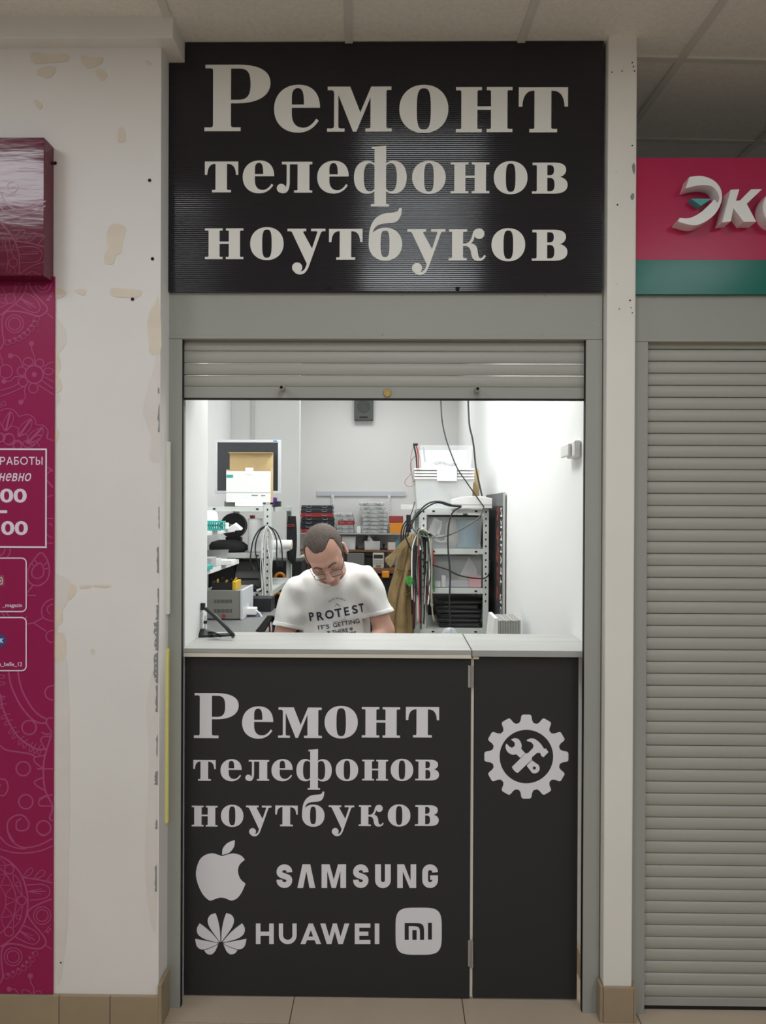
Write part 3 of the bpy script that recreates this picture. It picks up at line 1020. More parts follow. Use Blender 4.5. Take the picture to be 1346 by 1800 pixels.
wrench = [[smo([(508, 985), (540, 972), (580, 985), (603, 1030), (600, 1068)], 4) + [(636, 1108), (592, 1152), (556, 1118)] + smo([(553, 1118), (515, 1120), (475, 1095), (457, 1050), (466, 1020)], 4)
           + smo([(490, 1045), (515, 1058), (540, 1040), (540, 1010)], 4)],
          [[(650, 1222), (697, 1172), (712, 1182)] + smo([(735, 1200), (762, 1222), (765, 1262), (735, 1290), (700, 1288)], 4) + [(680, 1262)], se(719, 1243, 15, 15, 2, 16)]]
emblem('wrench_emblem', wrench, cg, dr)
hammer = smo([(650, 988), (690, 973), (730, 983), (775, 1020), (808, 1068)], 5) + [(825, 1066), (848, 1098), (802, 1145), (780, 1130), (774, 1106), (745, 1104)] + [(697, 1145), (697, 1165), (568, 1288)] \
    + smo([(568, 1288), (545, 1275), (520, 1245), (517, 1232)], 4)[1:] + [(640, 1110), (662, 1108), (708, 1060), (712, 1035)] + smo([(708, 1030), (690, 1008), (652, 998)], 4)
emblem('hammer_emblem', [[hammer]], cg, dr)
for (y0, y1) in ((1170, 1209), (1654, 1700)):
    h0 = MB()
    p0 = at(829.5, y0, YC - .006)
    p1 = at(829.5, y1, YC - .006)
    h0.tube([p0, p1], .0042, 10)
    h0.box(p0.x - .012, p0.x - .003, YC - .0025, YC - .0004, p1.z, p0.z)
    h0.build('hinge', M_steel, dr)
fp = empty('counter_flap', ((xd0 + XR) / 2, .035, z_cu))
T(fp, 'white lift-up counter flap over the black counter door', 'counter flap')
xf0 = xd0 + .002
MB().box(xf0, XR - .002, .037, .36, z_cu + .0065, z_ct - .0005).build('flap_top', M_top, fp, bevel=.001)
MB().box(xf0 + .004, xf0 + .022, .045, .06, z_cu - .003, z_cu + .006).build('support_strip', M_edge, fp)

# ------------------------------------------------------------------ pink panel and box of the left neighbour
YPK = PIL - .006
xk = at(95, 900, YPK).x
pk = empty('advertising_panel', (-1.5, YPK, z_sk))
T(pk, 'tall magenta advertising panel with rose flower line drawing on the white pier', 'panel')
MB().box(-2.6, xk, YPK, PIL - .0005, z_sk + .002, at(50, 486, YPK).z).build('panel_board', mat('magenta_print', hall(120, 14, 62), .4), pk)
YD = YPK - .0006
prn = MB()


def strokes(lst, fn, Y, mb, sc):
    lst = lst + [([(-a, b) for a, b in pts], wd, closed) for pts, wd, closed in lst]
    for si, (pts, wd, closed) in enumerate(lst):
        c = [fn(q.x, q.y) for q in catmull([(a, b, 0) for a, b in pts], 5, closed)]
        v, f = stroke(c, wd / sc, closed)
        lim = 94.3
        mb.add([at(min(a, lim), b, Y - si * .000008) for a, b in v], f)


def circ(x, y, r_, wd=11, ry=None, n=10):
    ry = ry or r_
    return ([(x + r_ * math.cos(i * 2 * math.pi / n), y + ry * math.sin(i * 2 * math.pi / n)) for i in range(n)], wd, True)


def dot(x, y, r_):
    return ([(x + r_ / 2 * math.cos(i * 2 * math.pi / 8), y + r_ / 2 * math.sin(i * 2 * math.pi / 8)) for i in range(8)], r_, True)


def open_(pts, wd=11):
    return (pts, wd, False)


f2 = lambda x, y: (x / 5.808, 480 + y / 5.806)
L2 = [circ(105, 260, 50), circ(150, 518, 90), circ(150, 518, 62), open_([(0, 430), (90, 390), (250, 400), (390, 440), (470, 400), (480, 350), (400, 260), (330, 180), (290, 100)], 16),
      open_([(60, 395), (25, 460), (25, 600), (40, 700), (0, 785)], 14), open_([(40, 400), (160, 310), (250, 200), (270, 110)], 14),
      open_([(165, 320), (300, 390), (380, 400), (410, 340), (350, 250), (250, 200)], 11), open_([(210, 260), (370, 355)]), open_([(210, 260), (320, 360)], 9), open_([(210, 260), (350, 320)], 9),
      open_([(20, 140), (60, 220)], 8), open_([(0, 225), (60, 222)], 8), open_([(150, 220), (155, 110)], 8), open_([(130, 220), (190, 110), (225, 120), (190, 220)], 8), open_([(0, 300), (70, 312)], 9), open_([(0, 355), (80, 312)], 9),
      open_([(355, 105), (380, 170), (440, 195), (500, 170), (525, 105)], 12), open_([(385, 110), (440, 165), (490, 110)], 10), open_([(465, 285), (545, 190)], 10), dot(495, 270, 18), dot(520, 240, 15), open_([(480, 410), (545, 460)], 12),
      circ(350, 1035, 92, 16), dot(350, 1035, 25), circ(288, 905, 50, 11, 42), circ(405, 920, 42), circ(495, 1003, 48, 11, 34), circ(340, 1175, 46, 11, 50), circ(235, 1110, 46), circ(220, 1000, 44, 11, 44),
      open_([(350, 930), (355, 860), (325, 780), (322, 720)]), dot(322, 720, 27), open_([(235, 950), (205, 880), (160, 842), (107, 845)]), dot(107, 845, 27),
      open_([(250, 1055), (150, 1060), (115, 1100), (40, 1105)]), dot(40, 1105, 26), open_([(265, 1150), (250, 1200), (258, 1270), (214, 1318)]), dot(214, 1318, 27),
      circ(60, 1005, 68), open_([(0, 820), (35, 940)]), open_([(0, 1200), (120, 1165), (200, 1120)]), open_([(0, 1262), (150, 1205), (280, 1140)]), open_([(390, 1140), (545, 1240)]), open_([(430, 1100), (545, 1180)]),
      open_([(460, 1060), (545, 1110)]), open_([(450, 960), (500, 920), (545, 908)]), open_([(10, 1310), (35, 1355), (62, 1340), (40, 1308), (8, 1335), (20, 1380)], 9),
      open_([(0, 1410), (60, 1385), (140, 1400), (195, 1465)]), open_([(195, 1465), (280, 1445), (350, 1480), (370, 1550)]), open_([(370, 1550), (440, 1555), (490, 1610), (480, 1690)]), open_([(480, 1690), (545, 1710)]),
      ([(60, 1610), (30, 1540), (105, 1415), (138, 1500)], 9, True), ([(190, 1670), (205, 1570), (318, 1488), (305, 1600)], 9, True), ([(275, 1740), (310, 1640), (435, 1577), (415, 1680)], 9, True),
      open_([(60, 1610), (105, 1415)], 22), open_([(190, 1670), (318, 1488)], 24), open_([(275, 1740), (435, 1577)], 24),
      circ(95, 1700, 55), circ(180, 1765, 42), circ(-10, 1680, 46), open_([(0, 1520), (60, 1610), (120, 1565), (190, 1590), (190, 1670), (250, 1640), (290, 1680), (275, 1740), (360, 1715), (405, 1770)], 10)]
L2 += [dot(x, y, 15) for x, y in ((95, 690), (150, 668), (205, 645), (245, 610), (285, 575), (318, 535), (345, 490))] + [circ(x, y, 26, 7) for x, y in ((80, 710), (135, 695), (195, 675), (240, 645), (285, 610), (325, 570), (360, 520), (380, 470))]
strokes(L2, f2, YD, prn, 5.808)
f3 = lambda x, y: (x / 5.625, 1160 + y / 5.625)
L3 = [open_([(85, 110), (110, 250), (190, 430), (300, 570), (380, 620), (460, 625)], 17), open_([(175, 110), (215, 290), (300, 450), (380, 540), (470, 590)], 17), circ(288, 668, 70, 15), circ(230, 1075, 70, 15), circ(255, 1402, 70, 15), circ(432, 1660, 70, 15), circ(515, 325, 70, 15),
      open_([(0, 845), (60, 890), (180, 910), (300, 930), (350, 960)], 16), open_([(0, 330), (30, 480), (90, 620), (180, 760), (300, 850), (380, 885), (460, 880)], 19),
      open_([(510, 740), (470, 860), (435, 1000), (430, 1150), (450, 1300), (520, 1450), (490, 1560), (520, 1590)], 17), open_([(410, 715), (460, 735), (515, 725)], 14), open_([(460, 590), (465, 640), (515, 715)], 14), open_([(460, 600), (480, 575), (525, 575)], 13),
      open_([(515, 760), (430, 760), (405, 800), (450, 890)], 13), open_([(450, 945), (350, 960), (345, 1010), (430, 1075)], 14), open_([(365, 1077), (525, 1077)], 14), open_([(430, 1160), (345, 1200), (360, 1240), (440, 1290)], 14),
      open_([(385, 1375), (450, 1345), (520, 1335)], 13), open_([(460, 1345), (390, 1390), (395, 1440), (510, 1447)], 13), open_([(0, 1175), (60, 1190), (80, 1270), (45, 1335), (0, 1340)], 15), open_([(0, 1230), (12, 1245)], 12),
      open_([(210, 1570), (165, 1600), (165, 1670), (210, 1690), (270, 1670), (285, 1610), (230, 1540), (150, 1540), (80, 1600), (80, 1700), (140, 1800)], 15), open_([(0, 1745), (45, 1800)], 15), open_([(460, 1800), (520, 1765)], 14)]
for i in range(13):
    t = i / 12
    q = catmull([(5, 170, 0), (20, 420, 0), (90, 620, 0), (180, 760, 0), (300, 850, 0), (400, 885, 0)], 6)
    c = q[int(t * (len(q) - 1))]
    d = (q[min(int(t * (len(q) - 1)) + 1, len(q) - 1)] - q[max(int(t * (len(q) - 1)) - 1, 0)]).normalized()
    nrm = Vector((-d.y, d.x, 0))
    L3.append(([tuple((c - nrm * 45 - d * 10).xy), tuple((c - d * 22).xy), tuple((c + nrm * 45 - d * 12).xy), tuple((c + nrm * 48 + d * 8).xy), tuple((c + d * 10).xy)], 9, False))
strokes(L3, f3, YD, prn, 5.625)
f4 = lambda x, y: (x / 5.625, 1460 + y / 5.625)
L4 = [open_([(75, 0), (110, 90), (200, 160), (300, 165), (420, 130), (520, 75)], 15), open_([(0, 180), (120, 215), (250, 222), (400, 200), (520, 150)], 13), open_([(0, 65), (80, 140), (180, 175), (260, 178)], 13), open_([(365, 0), (400, 40), (450, 45), (500, 0)], 14),
      open_([(0, 250), (100, 310), (200, 420), (260, 580), (275, 720), (250, 880), (180, 1010), (80, 1100), (0, 1150)], 16), open_([(0, 370), (80, 460), (140, 580), (160, 700), (135, 840), (70, 950), (0, 1020)], 11), open_([(0, 540), (50, 640), (55, 740), (10, 860)], 9),
      circ(92, 382, 46), circ(215, 690, 44), circ(90, 998, 46), open_([(130, 430), (140, 520), (220, 640)], 9), open_([(135, 430), (200, 510), (220, 640)], 9), circ(180, 530, 22, 8), circ(182, 855, 22, 8), open_([(220, 740), (140, 850), (135, 960)], 9), open_([(225, 740), (200, 880), (140, 955)], 9),
      open_([(0, 540), (120, 550), (55, 640), (150, 690), (55, 745), (120, 835), (10, 860)], 8), open_([(10, 530), (60, 430)], 8), open_([(0, 270), (60, 340)], 8), open_([(0, 342), (48, 345)], 8), open_([(0, 435), (55, 430)], 8), open_([(10, 870), (45, 970)], 8),
      open_([(230, 465), (380, 485), (520, 520)], 14), open_([(225, 455), (290, 375), (325, 385), (300, 435), (235, 460)], 9), open_([(330, 475), (400, 395), (445, 405), (420, 450), (340, 480)], 9), open_([(460, 495), (515, 425)], 9), open_([(480, 495), (515, 485)], 8),
      open_([(260, 540), (400, 530), (480, 560), (490, 620), (440, 670), (290, 690)], 11), open_([(275, 602), (455, 600)], 12), open_([(275, 602), (415, 575)], 9), open_([(275, 602), (410, 628)], 9),
      open_([(515, 675), (400, 720), (300, 775), (275, 830), (330, 920), (430, 1040), (455, 1110), (400, 1165), (300, 1160), (180, 1125), (70, 1125), (20, 1180), (15, 1300), (30, 1440), (0, 1510)], 16), circ(418, 840, 86), circ(418, 840, 58),
      open_([(230, 935), (340, 990), (390, 1060), (350, 1120), (270, 1110), (150, 1050)], 11), open_([(190, 990), (345, 1083)], 12), open_([(190, 990), (300, 1085)], 9), open_([(190, 990), (325, 1040)], 9), circ(130, 1247, 88), circ(130, 1247, 60), open_([(450, 1130), (510, 1175)], 12),
      dot(80, 1420, 15), dot(130, 1395, 15), dot(180, 1370, 15), dot(225, 1335, 15), dot(262, 1300, 15), dot(295, 1255, 15), dot(325, 1212, 15), dot(300, 1437, 27), open_([(300, 1437), (305, 1500), (335, 1560), (325, 1630)]), dot(90, 1568, 25), open_([(90, 1568), (150, 1570), (180, 1610), (185, 1640)]),
      open_([(320, 1630), (290, 1590), (240, 1570), (215, 1600), (240, 1640)], 10), open_([(325, 1630), (360, 1590), (400, 1590), (420, 1640)], 10), open_([(430, 1010), (505, 930)], 9), dot(470, 1000, 15), dot(495, 975, 12)]
L4 += [circ(x, y, 24, 7) for x, y in ((65, 1440), (125, 1425), (185, 1395), (235, 1365), (280, 1325), (320, 1275), (350, 1215))]
strokes(L4, f4, YD, prn, 5.625)
f5 = lambda x, y: (x / 3.917, 760 + y / 3.913)
L5 = [circ(60, 45, 38, 8), circ(120, 85, 30, 8), circ(195, 80, 38, 8, 24), open_([(330, 0), (325, 40), (365, 55)], 9), ([(200, 60), (260, 20), (285, 30), (230, 90)], 8, True), open_([(322, 235), (365, 270)], 12), open_([(322, 290), (360, 250)], 9), open_([(322, 330), (365, 380)], 12), open_([(322, 445), (365, 432)], 8),
      open_([(322, 592), (366, 592)], 8), open_([(330, 630), (355, 632), (355, 650)], 8), open_([(322, 700), (345, 720), (366, 722)], 8), open_([(322, 762), (366, 762)], 8), open_([(0, 850), (25, 830), (35, 800)], 9), open_([(50, 860), (68, 830), (70, 800)], 9),
      ([(285, 828), (330, 890), (340, 960), (320, 1020), (265, 1055), (210, 1040), (190, 1000), (195, 940), (235, 875)], 10, True), ([(275, 898), (300, 940), (295, 985), (255, 1005), (222, 985), (225, 940)], 9, True), open_([(235, 875), (262, 908)], 8), open_([(215, 900), (240, 925)], 8), open_([(325, 895), (300, 915)], 8), open_([(332, 935), (304, 942)], 8),
      open_([(225, 1055), (185, 1105)], 10), open_([(182, 1122), (248, 1122)], 9), open_([(366, 1145), (320, 1165), (288, 1215), (300, 1275), (366, 1300)], 9), open_([(366, 1180), (335, 1195), (325, 1225), (345, 1250)], 8), open_([(295, 1275), (230, 1310), (160, 1322)], 9), open_([(230, 1310), (318, 1368)], 9), open_([(185, 1265), (175, 1285)], 9),
      open_([(366, 1360), (325, 1378), (318, 1415), (340, 1440), (366, 1445)], 9), open_([(0, 1230), (25, 1255), (35, 1275)], 9), open_([(45, 1240), (65, 1270)], 9)]
strokes(L5, f5, YD, prn, 3.917)
o = prn.build('flower_print', M_print, pk)
o['kind'] = 'stuff'

# opening hours block and two contact blocks
hr = MB()
YD2 = YPK - .0022
hp = MB()
a = at(-60, 962, YD2 + .0002)
b = at(82, 788, YD2 + .0002)
hp.box(a.x, b.x, YD2, YD2 + .0006, a.z, b.z).build('hours_field', MATS['magenta_print'], pk)
for (x0, y0, x1, y1) in ((-60, 788, 82.3, 791), (79.5, 791.05, 82.3, 959.95), (-60, 960, 82.3, 963)):
    hr.pbox(x0, y0, x1, y1, YD2 - .0005, .0005)
rc = lambda a, b, c, d: [[(a, b), (c, b), (c, d), (a, d)]]
SANS = {
    'Р': (64, [rc(0, 0, 14, 100), [loop_of([(13, 93), (36, 93)] + arc(36, 69, 24, 24, 90, -90) + [(13, 45)], 14)]]),
    'А': (84, [[[(0, 0), (34, 100), (50, 100), (84, 0), (68, 0), (60, 24), (24, 24), (16, 0)], [(29, 38), (55, 38), (42, 78)]]]),
    'Б': (62, [rc(0, 0, 14, 100), rc(13, 86, 56, 100), [loop_of([(13, 52), (34, 52)] + arc(34, 29.5, 21, 22.5, 90, -90) + [(13, 7)], 14)]]),
    'О': (96, [[se(48, 50, 48, 50, 2.1), se(48, 50, 34, 36, 2.1)]]),
    'Т': (72, [rc(0, 86, 72, 100), rc(29, 0, 43, 86.5)]),
    'Ы': (86, [rc(0, 0, 14, 100), [loop_of([(13, 55), (30, 55)] + arc(30, 31, 20, 24, 90, -90) + [(13, 7)], 14)], rc(72, 0, 86, 100)]),
    'н': (72, [rc(0, 0, 18, 100), rc(54, 0, 72, 100), rc(17.5, 42, 54.5, 60)]),
    'е': (80, [[loop_of(arc(40, 50, 31, 41, 4, 318, 20), 18)], rc(12, 43, 79, 58)]),
    'в': (74, [rc(0, 0, 18, 100), [loop_of([(17, 91), (38, 91)] + arc(38, 72.5, 18, 18.5, 90, -90) + [(17, 54)], 17)], [loop_of([(17, 52), (42, 52)] + arc(42, 30.5, 22, 21.5, 90, -90) + [(17, 9)], 18)]]),
    'о': (88, [[se(44, 50, 44, 50, 2.1), se(44, 50, 26, 32, 2.1)]]),
}


def sans_line(mb, body, x0, y0, x1, y1, Y, gap=14, shear=0.):
    tot = sum(SANS[c_][0] for c_ in body) + gap * (len(body) - 1)
    k_ = (x1 - x0) / tot
    x_ = x0
    for c_ in body:
        wd_, shp = SANS[c_]
        put(mb, glyph(shp), lambda a, b: at(x_ + k_ * a + shear * (y1 - y0) * b / 100, y1 + (y0 - y1) * b / 100, Y))
        x_ += k_ * (wd_ + gap)


sans_line(hr, 'РАБОТЫ', 0, 803, 75, 817, YD2 - .0006)
sans_line(hr, 'невно', -2, 831.5, 53, 846, YD2 - .0006, 18, .22)
px_text(hr, '00', 0, 859, 47, 883.5, YD2 - .0004, offset=.025)
hr.pbox(-2, 897, 12.5, 902, YD2 - .0004, .0004)
px_text(hr, '00', 2, 916, 49, 940.5, YD2 - .0004, offset=.025)
hr.build('hours_print', M_poster_w, pk)
for (y0, y1, cap, cx0, cy) in ((981, 1075, '_magazin', 4, 1061), (1085.5, 1179, 'a_belle_12', -2, 1164)):
    blk = MB()
    rr = []
    for (cx, cy_, a0) in ((38, y1 - 8, 0), (-60, y1 - 8, 90), (-60, y0 + 8, 180), (38, y0 + 8, 270)):
        for i in range(6):
            t = R(a0 + 90 * i / 5)
            rr.append((cx + 8 * math.cos(t), cy_ + 8 * math.sin(t)))
    v_, f_ = stroke(rr, 2.2, True)
    fieldm = MB()
    put(fieldm, glyph([[rr]]), lambda p_, q_: at(p_, q_, YD2))
    fieldm.build('contact_field', MATS['magenta_print'], pk)
    blk.add([at(p_, q_, YD2 - .0004) for p_, q_ in v_], f_)
    px_text(blk, cap, cx0, cy, 39, cy + 8, YD2 - .0004, offset=.01)
    blk.build('contact_print', M_poster_w, pk)
ic = MB()
put(ic, glyph([[[(a_ - 2, b_ + 1021) for a_, b_ in se(0, 0, 10, 10, 5, 32)]]]), lambda p_, q_: at(p_, q_, YD2 - .0006))
ic.build('camera_icon', mat('orange_violet_icon', hall(120, 60, 70), .4, var=.5, vscale=60), pk)
ic = MB()
v_, f_ = stroke([(a_ - 2, b_ + 1021) for a_, b_ in se(0, 0, 6, 6, 5, 24)], 1.3, True)
ic.add([at(p_, q_, YD2 - .0009) for p_, q_ in v_], f_)
v_, f_ = stroke([(a_ - 2, b_ + 1021) for a_, b_ in se(0, 0, 2.6, 2.6, 2, 16)], 1.1, True)
ic.add([at(p_, q_, YD2 - .0009) for p_, q_ in v_], f_)
ic.build('icon_print', M_poster_w, pk)
ic = MB()
put(ic, glyph([[se(0, 1126, 11, 11, 2, 32)]]), lambda p_, q_: at(p_, q_, YD2 - .0006))
ic.build('round_icon', mat('blue_icon', hall(40, 62, 110), .4), pk)
ic = MB()
px_text(ic, 'к', -1, 1122, 6, 1130, YD2 - .0009, offset=.04)
ic.build('icon_print', M_poster_w, pk)

# protruding glossy box above it
YBX = PIL - .066
xq = at(80.5, 400, YBX).x
bx_ = empty('sign_box', (-1.6, YBX, at(50, 484, YBX).z))
T(bx_, 'glossy dark crimson sign box above the magenta panel', 'sign')
zb0 = at(60, 484.5, YBX).z
zb1 = at(60, 241.5, YBX).z
xw = at(94.5, 400, PIL).x
M_box = mat('crimson_gloss', hall(76, 12, 34), .16, bump=.35, bscale=5, stretch=(1, 1, 5))
MB().box(-2.6, xw, YBX, PIL - .0008, zb0, zb1).build('box_body', M_box, bx_, bevel=.001)
prn = MB()
f6 = lambda x, y: (x / 6, 220 + y / 6)
L6 = [open_([(0, 700), (60, 820), (180, 890), (300, 880), (400, 840), (480, 800)], 14), open_([(0, 860), (60, 920), (200, 945), (350, 920), (480, 850)], 14), circ(130, 650, 55, 14), open_([(0, 1020), (90, 1120), (160, 1230), (200, 1370), (205, 1500), (200, 1570)], 16), open_([(50, 1150), (60, 1260), (85, 1400), (70, 1560)], 10),
      circ(140, 1450, 46), open_([(150, 1200), (220, 1110), (262, 1120), (240, 1170), (170, 1210)], 10), open_([(265, 1225), (340, 1140), (385, 1150), (350, 1205), (280, 1230)], 10), open_([(400, 1260), (475, 1170)], 10), open_([(160, 1225), (320, 1245), (470, 1285)], 14),
      open_([(190, 1290), (330, 1280), (430, 1320), (440, 1380), (390, 1440), (215, 1455)], 11), open_([(205, 1365), (400, 1355)], 12), open_([(210, 1570), (330, 1490), (470, 1440)], 13), open_([(270, 1580), (340, 1545), (430, 1580)], 11), open_([(0, 1190), (60, 1290), (120, 1350), (150, 1250)], 9), open_([(100, 1180), (110, 1300), (155, 1400)], 9), open_([(90, 1560), (140, 1500), (170, 1560)], 9)]
strokes(L6, f6, YBX - .0006, prn, 6)
prn.build('flower_print', mat('dark_rose_print', hall(98, 26, 56), .2), bx_)['kind'] = 'stuff'

# ------------------------------------------------------------------ inside: materials
M_rack = mat('pale_grey_rack_steel', shop(196, 202, 198), .45, metal=.0)
M_blk = mat('black_plastic', (.012, .012, .014), .45)
M_dgrey = mat('dark_grey_plastic', (.035, .036, .038), .5)
M_mgrey = mat('mid_grey_plastic', (.16, .165, .16), .5)
M_wpl = mat('white_plastic', (.80, .80, .79), .4)
M_card = mat('brown_cardboard', shop(196, 172, 128), .85, var=.05, vscale=20)
M_paper = mat('white_paper', (.82, .82, .82), .8)
M_clear = mat('clear_plastic', (.88, .91, .93), .12, alpha=.18)
M_milk = mat('milky_plastic', (.90, .92, .92), .3, alpha=.38)
M_red = mat('red_plastic', (.42, .03, .03), .4)
M_orange = mat('orange_plastic', (.75, .28, .02), .45)
M_navy = mat('dark_navy_plastic', (.022, .025, .036), .45)
M_teal = mat('teal_plastic', (.03, .42, .38), .4)
M_blue = mat('light_blue_plastic', (.16, .40, .52), .4)
M_pink = mat('pink_folder', (.75, .25, .26), .6)
M_wood = mat('brown_shelf_edge', (.17, .08, .04), .6)
M_khaki = mat('khaki_cloth', (.27, .19, .088), .9, var=.22, vscale=14, bump=.6, bscale=22)
M_grn = mat('green_foil', (.05, .27, .05), .35, var=.5, vscale=60)
M_screen = mat('dark_screen', (.035, .037, .042), .25)
M_silver = mat('silver_plastic', (.62, .65, .68), .35)
M_gloss_hole = M_dark

YR = 2.3


def rack(name, px0, px1, ytop, depth, shelves, label, pole=9.5):
    """slotted-angle rack: px0..px1 front width in pixels, shelves = pixel rows of the front edges"""
    a = at(px0, 900, YR).x
    b = at(px1, 900, YR).x
    zt = at((px0 + px1) / 2, ytop, YR).z
    e = empty(name, ((a + b) / 2, YR + depth / 2, 0))
    T(e, label, 'rack')
    wd = pole / ppm(YR)
    for (x0, x1, y0, y1) in ((a, a + wd, YR, YR + .002), (b - wd, b, YR, YR + .002), (a, a + wd, YR + depth - .002, YR + depth), (b - wd, b, YR + depth - .002, YR + depth)):
        m = MB().box(x0, x1, y0, y1, 0.003, zt)
        yy = (y0 + .002, y0 + wd) if y0 < YR + .01 else (y1 - wd, y1 - .002)
        xx = (x0, x0 + .002) if x0 == a else (x1 - .002, x1)
        m.box(xx[0], xx[1], yy[0], yy[1], 0.003, zt)
        p = m.build('post', M_rack, e)
        if y0 < YR + .01:
            hm = MB()
            z = zt - .03
            while z > 1.0:
                c = (x0 + x1) / 2
                hm.box(c - .0045, c + .0045, YR - .0008, YR - .0002, z - .006, z + .006)
                z -= .042
            q = hm.build('post_holes', M_dark, p)
            q['kind'] = 'stuff'
    for (s0, s1) in shelves:
        z1 = at((px0 + px1) / 2, s0, YR).z
        z0 = at((px0 + px1) / 2, s1, YR).z
        m = MB().box(a + .003, b - .003, YR + .003, YR + depth - .003, z1 - .003, z1)
        m.box(a + .003, b - .003, YR + .003, YR + .005, z0, z1 - .003).box(a + .003, b - .003, YR + depth - .005, YR + depth - .003, z0, z1 - .003)
        m.box(a + .003, a + .005, YR + .005, YR + depth - .005, z0, z1 - .003).box(b - .005, b - .003, YR + .005, YR + depth - .005, z0, z1 - .003)
        sh_ = m.build('shelf', M_rack, e)
        for xx in (a + wd + .035, b - wd - .05):
            zc = (z0 + z1) / 2
            MB().box(xx, xx + .016, YR + .0018, YR + .0028, zc - .005, zc + .005).build('slot', M_dark, sh_)
    return e, a, b


rkR, ra_, rb_ = rack('metal_rack', 739.5, 859, 891, 1.35, ((895, 902.5), (965.5, 974), (1035, 1043.5), (1106, 1115), (1180, 1188)), 'pale grey slotted metal rack on the right, wrapped in cables', 10)
rkL, la_, lb_ = rack('metal_rack', 352, 476, 887, 1.0, ((890.5, 899), (972.5, 981), (1041, 1050), (1112, 1120)), 'pale grey slotted metal rack on the left behind the repairer', 12)
zR = [at(800, y, YR).z for y in (895, 965.5, 1035, 1106)]
zL = [at(420, y, YR).z for y in (890.5, 972.5, 1041, 1112)]


def thing_box(name, x0, y0, x1, y1, Y, depth, m, label, cat, zbase=None, bevel=.002, group=None):
    mb = MB()
    a = at(x0, (y0 + y1) / 2, Y)
    b = at(x1, (y0 + y1) / 2, Y)
    t = at((x0 + x1) / 2, y0, Y).z
    u_ = at((x0 + x1) / 2, y1, Y).z if zbase is None else zbase
    mb.box(a.x, b.x, Y, Y + depth, u_, t)
    return T(mb.build(name, m, bevel=bevel), label, cat, group)


def walls_box(mb, x0, x1, y0, y1, z0, z1, t=.003, taper=0.):
    """open topped tub"""
    lo = [(x0 + taper, y0 + taper), (x1 - taper, y0 + taper), (x1 - taper, y1 - taper), (x0 + taper, y1 - taper)]
    hi = [(x0, y0), (x1, y0), (x1, y1), (x0, y1)]
    li = [(lo[0][0] + t, lo[0][1] + t), (lo[1][0] - t, lo[1][1] + t), (lo[2][0] - t, lo[2][1] - t), (lo[3][0] + t, lo[3][1] - t)]
    hi2 = [(hi[0][0] + t, hi[0][1] + t), (hi[1][0] - t, hi[1][1] + t), (hi[2][0] - t, hi[2][1] - t), (hi[3][0] + t, hi[3][1] - t)]
    vs = [(*q, z0) for q in lo] + [(*q, z1) for q in hi] + [(*q, z1) for q in hi2] + [(*q, z0 + t) for q in li]
    fs = [(3, 2, 1, 0)] + [(i, (i + 1) % 4, 4 + (i + 1) % 4, 4 + i) for i in range(4)] + [(4 + i, 4 + (i + 1) % 4, 8 + (i + 1) % 4, 8 + i) for i in range(4)] \
        + [(8 + i, 8 + (i + 1) % 4, 12 + (i + 1) % 4, 12 + i) for i in range(4)] + [(12, 13, 14, 15)]
    return mb.add(vs, fs)


def cable(name, pts, Y, r_, m, label, group=None, cat='cable', k=7, n=6, plug=None):
    P_ = [at(p[0], p[1], p[2] if len(p) > 2 else Y) for p in pts]
    c = catmull(P_, k)
    o = MB().tube(c, r_, n).build(name, m, smooth=True)
    T(o, label, cat, group)
    if plug:
        d = (c[-1] - c[-3]).normalized()
        MB().tube([c[-1] - d * .004, c[-1] + d * .022], r_ * 2.2, 8).build('plug', plug, o)
    return o


# ------------------------------------------------------------------ right rack contents
def wp(px, py, Y):
    return at(px, py, Y)


# lower big storage box on top of the rack
a = at(729.5, 850, YR + .06)
b = at(832, 850, YR + .06)
z0 = zR[0] + .001
zl0 = at(780, 843, YR + .06).z
zl1 = at(780, 822, YR + .06).z
e = empty('storage_box', ((a.x + b.x) / 2, YR + .3, z0))
T(e, 'large milky plastic storage box with stacked white lids, on the right rack', 'box')
mb = MB()
walls_box(mb, a.x, b.x, YR + .06, YR + .62, z0, zl0, .004, .012)
mb.build('tub', M_milk, e)
for i in range(4):
    h = (zl1 - zl0) / 4
    MB().box(a.x - .006, b.x + .006, YR + .055, YR + .63, zl0 + h * i + .001, zl0 + h * (i + 1) - .004).build('lid', M_wpl, e, bevel=.003)
q0, q1 = at(768, 820, YR + .045), at(803, 846, YR + .045)
MB().box(q0.x, q1.x, YR + .043, YR + .0545, q1.z, q0.z).build('latch', M_wpl, e, bevel=.002)
for (x0, y0, x1, y1, m) in ((744, 856, 766, 876, mat('pale_blue_parts', (.45, .52, .65), .6)), (740, 882, 790, 893, mat('slate_parts', (.30, .36, .42), .6)), (790, 868, 796, 878, M_mgrey)):
    p0, p1 = at(x0, y0, YR + .12), at(x1, y1, YR + .12)
    MB().box(p0.x, p1.x, YR + .12, YR + .3, max(p1.z, z0 + .006), p0.z).build('contents', m, e, bevel=.004)
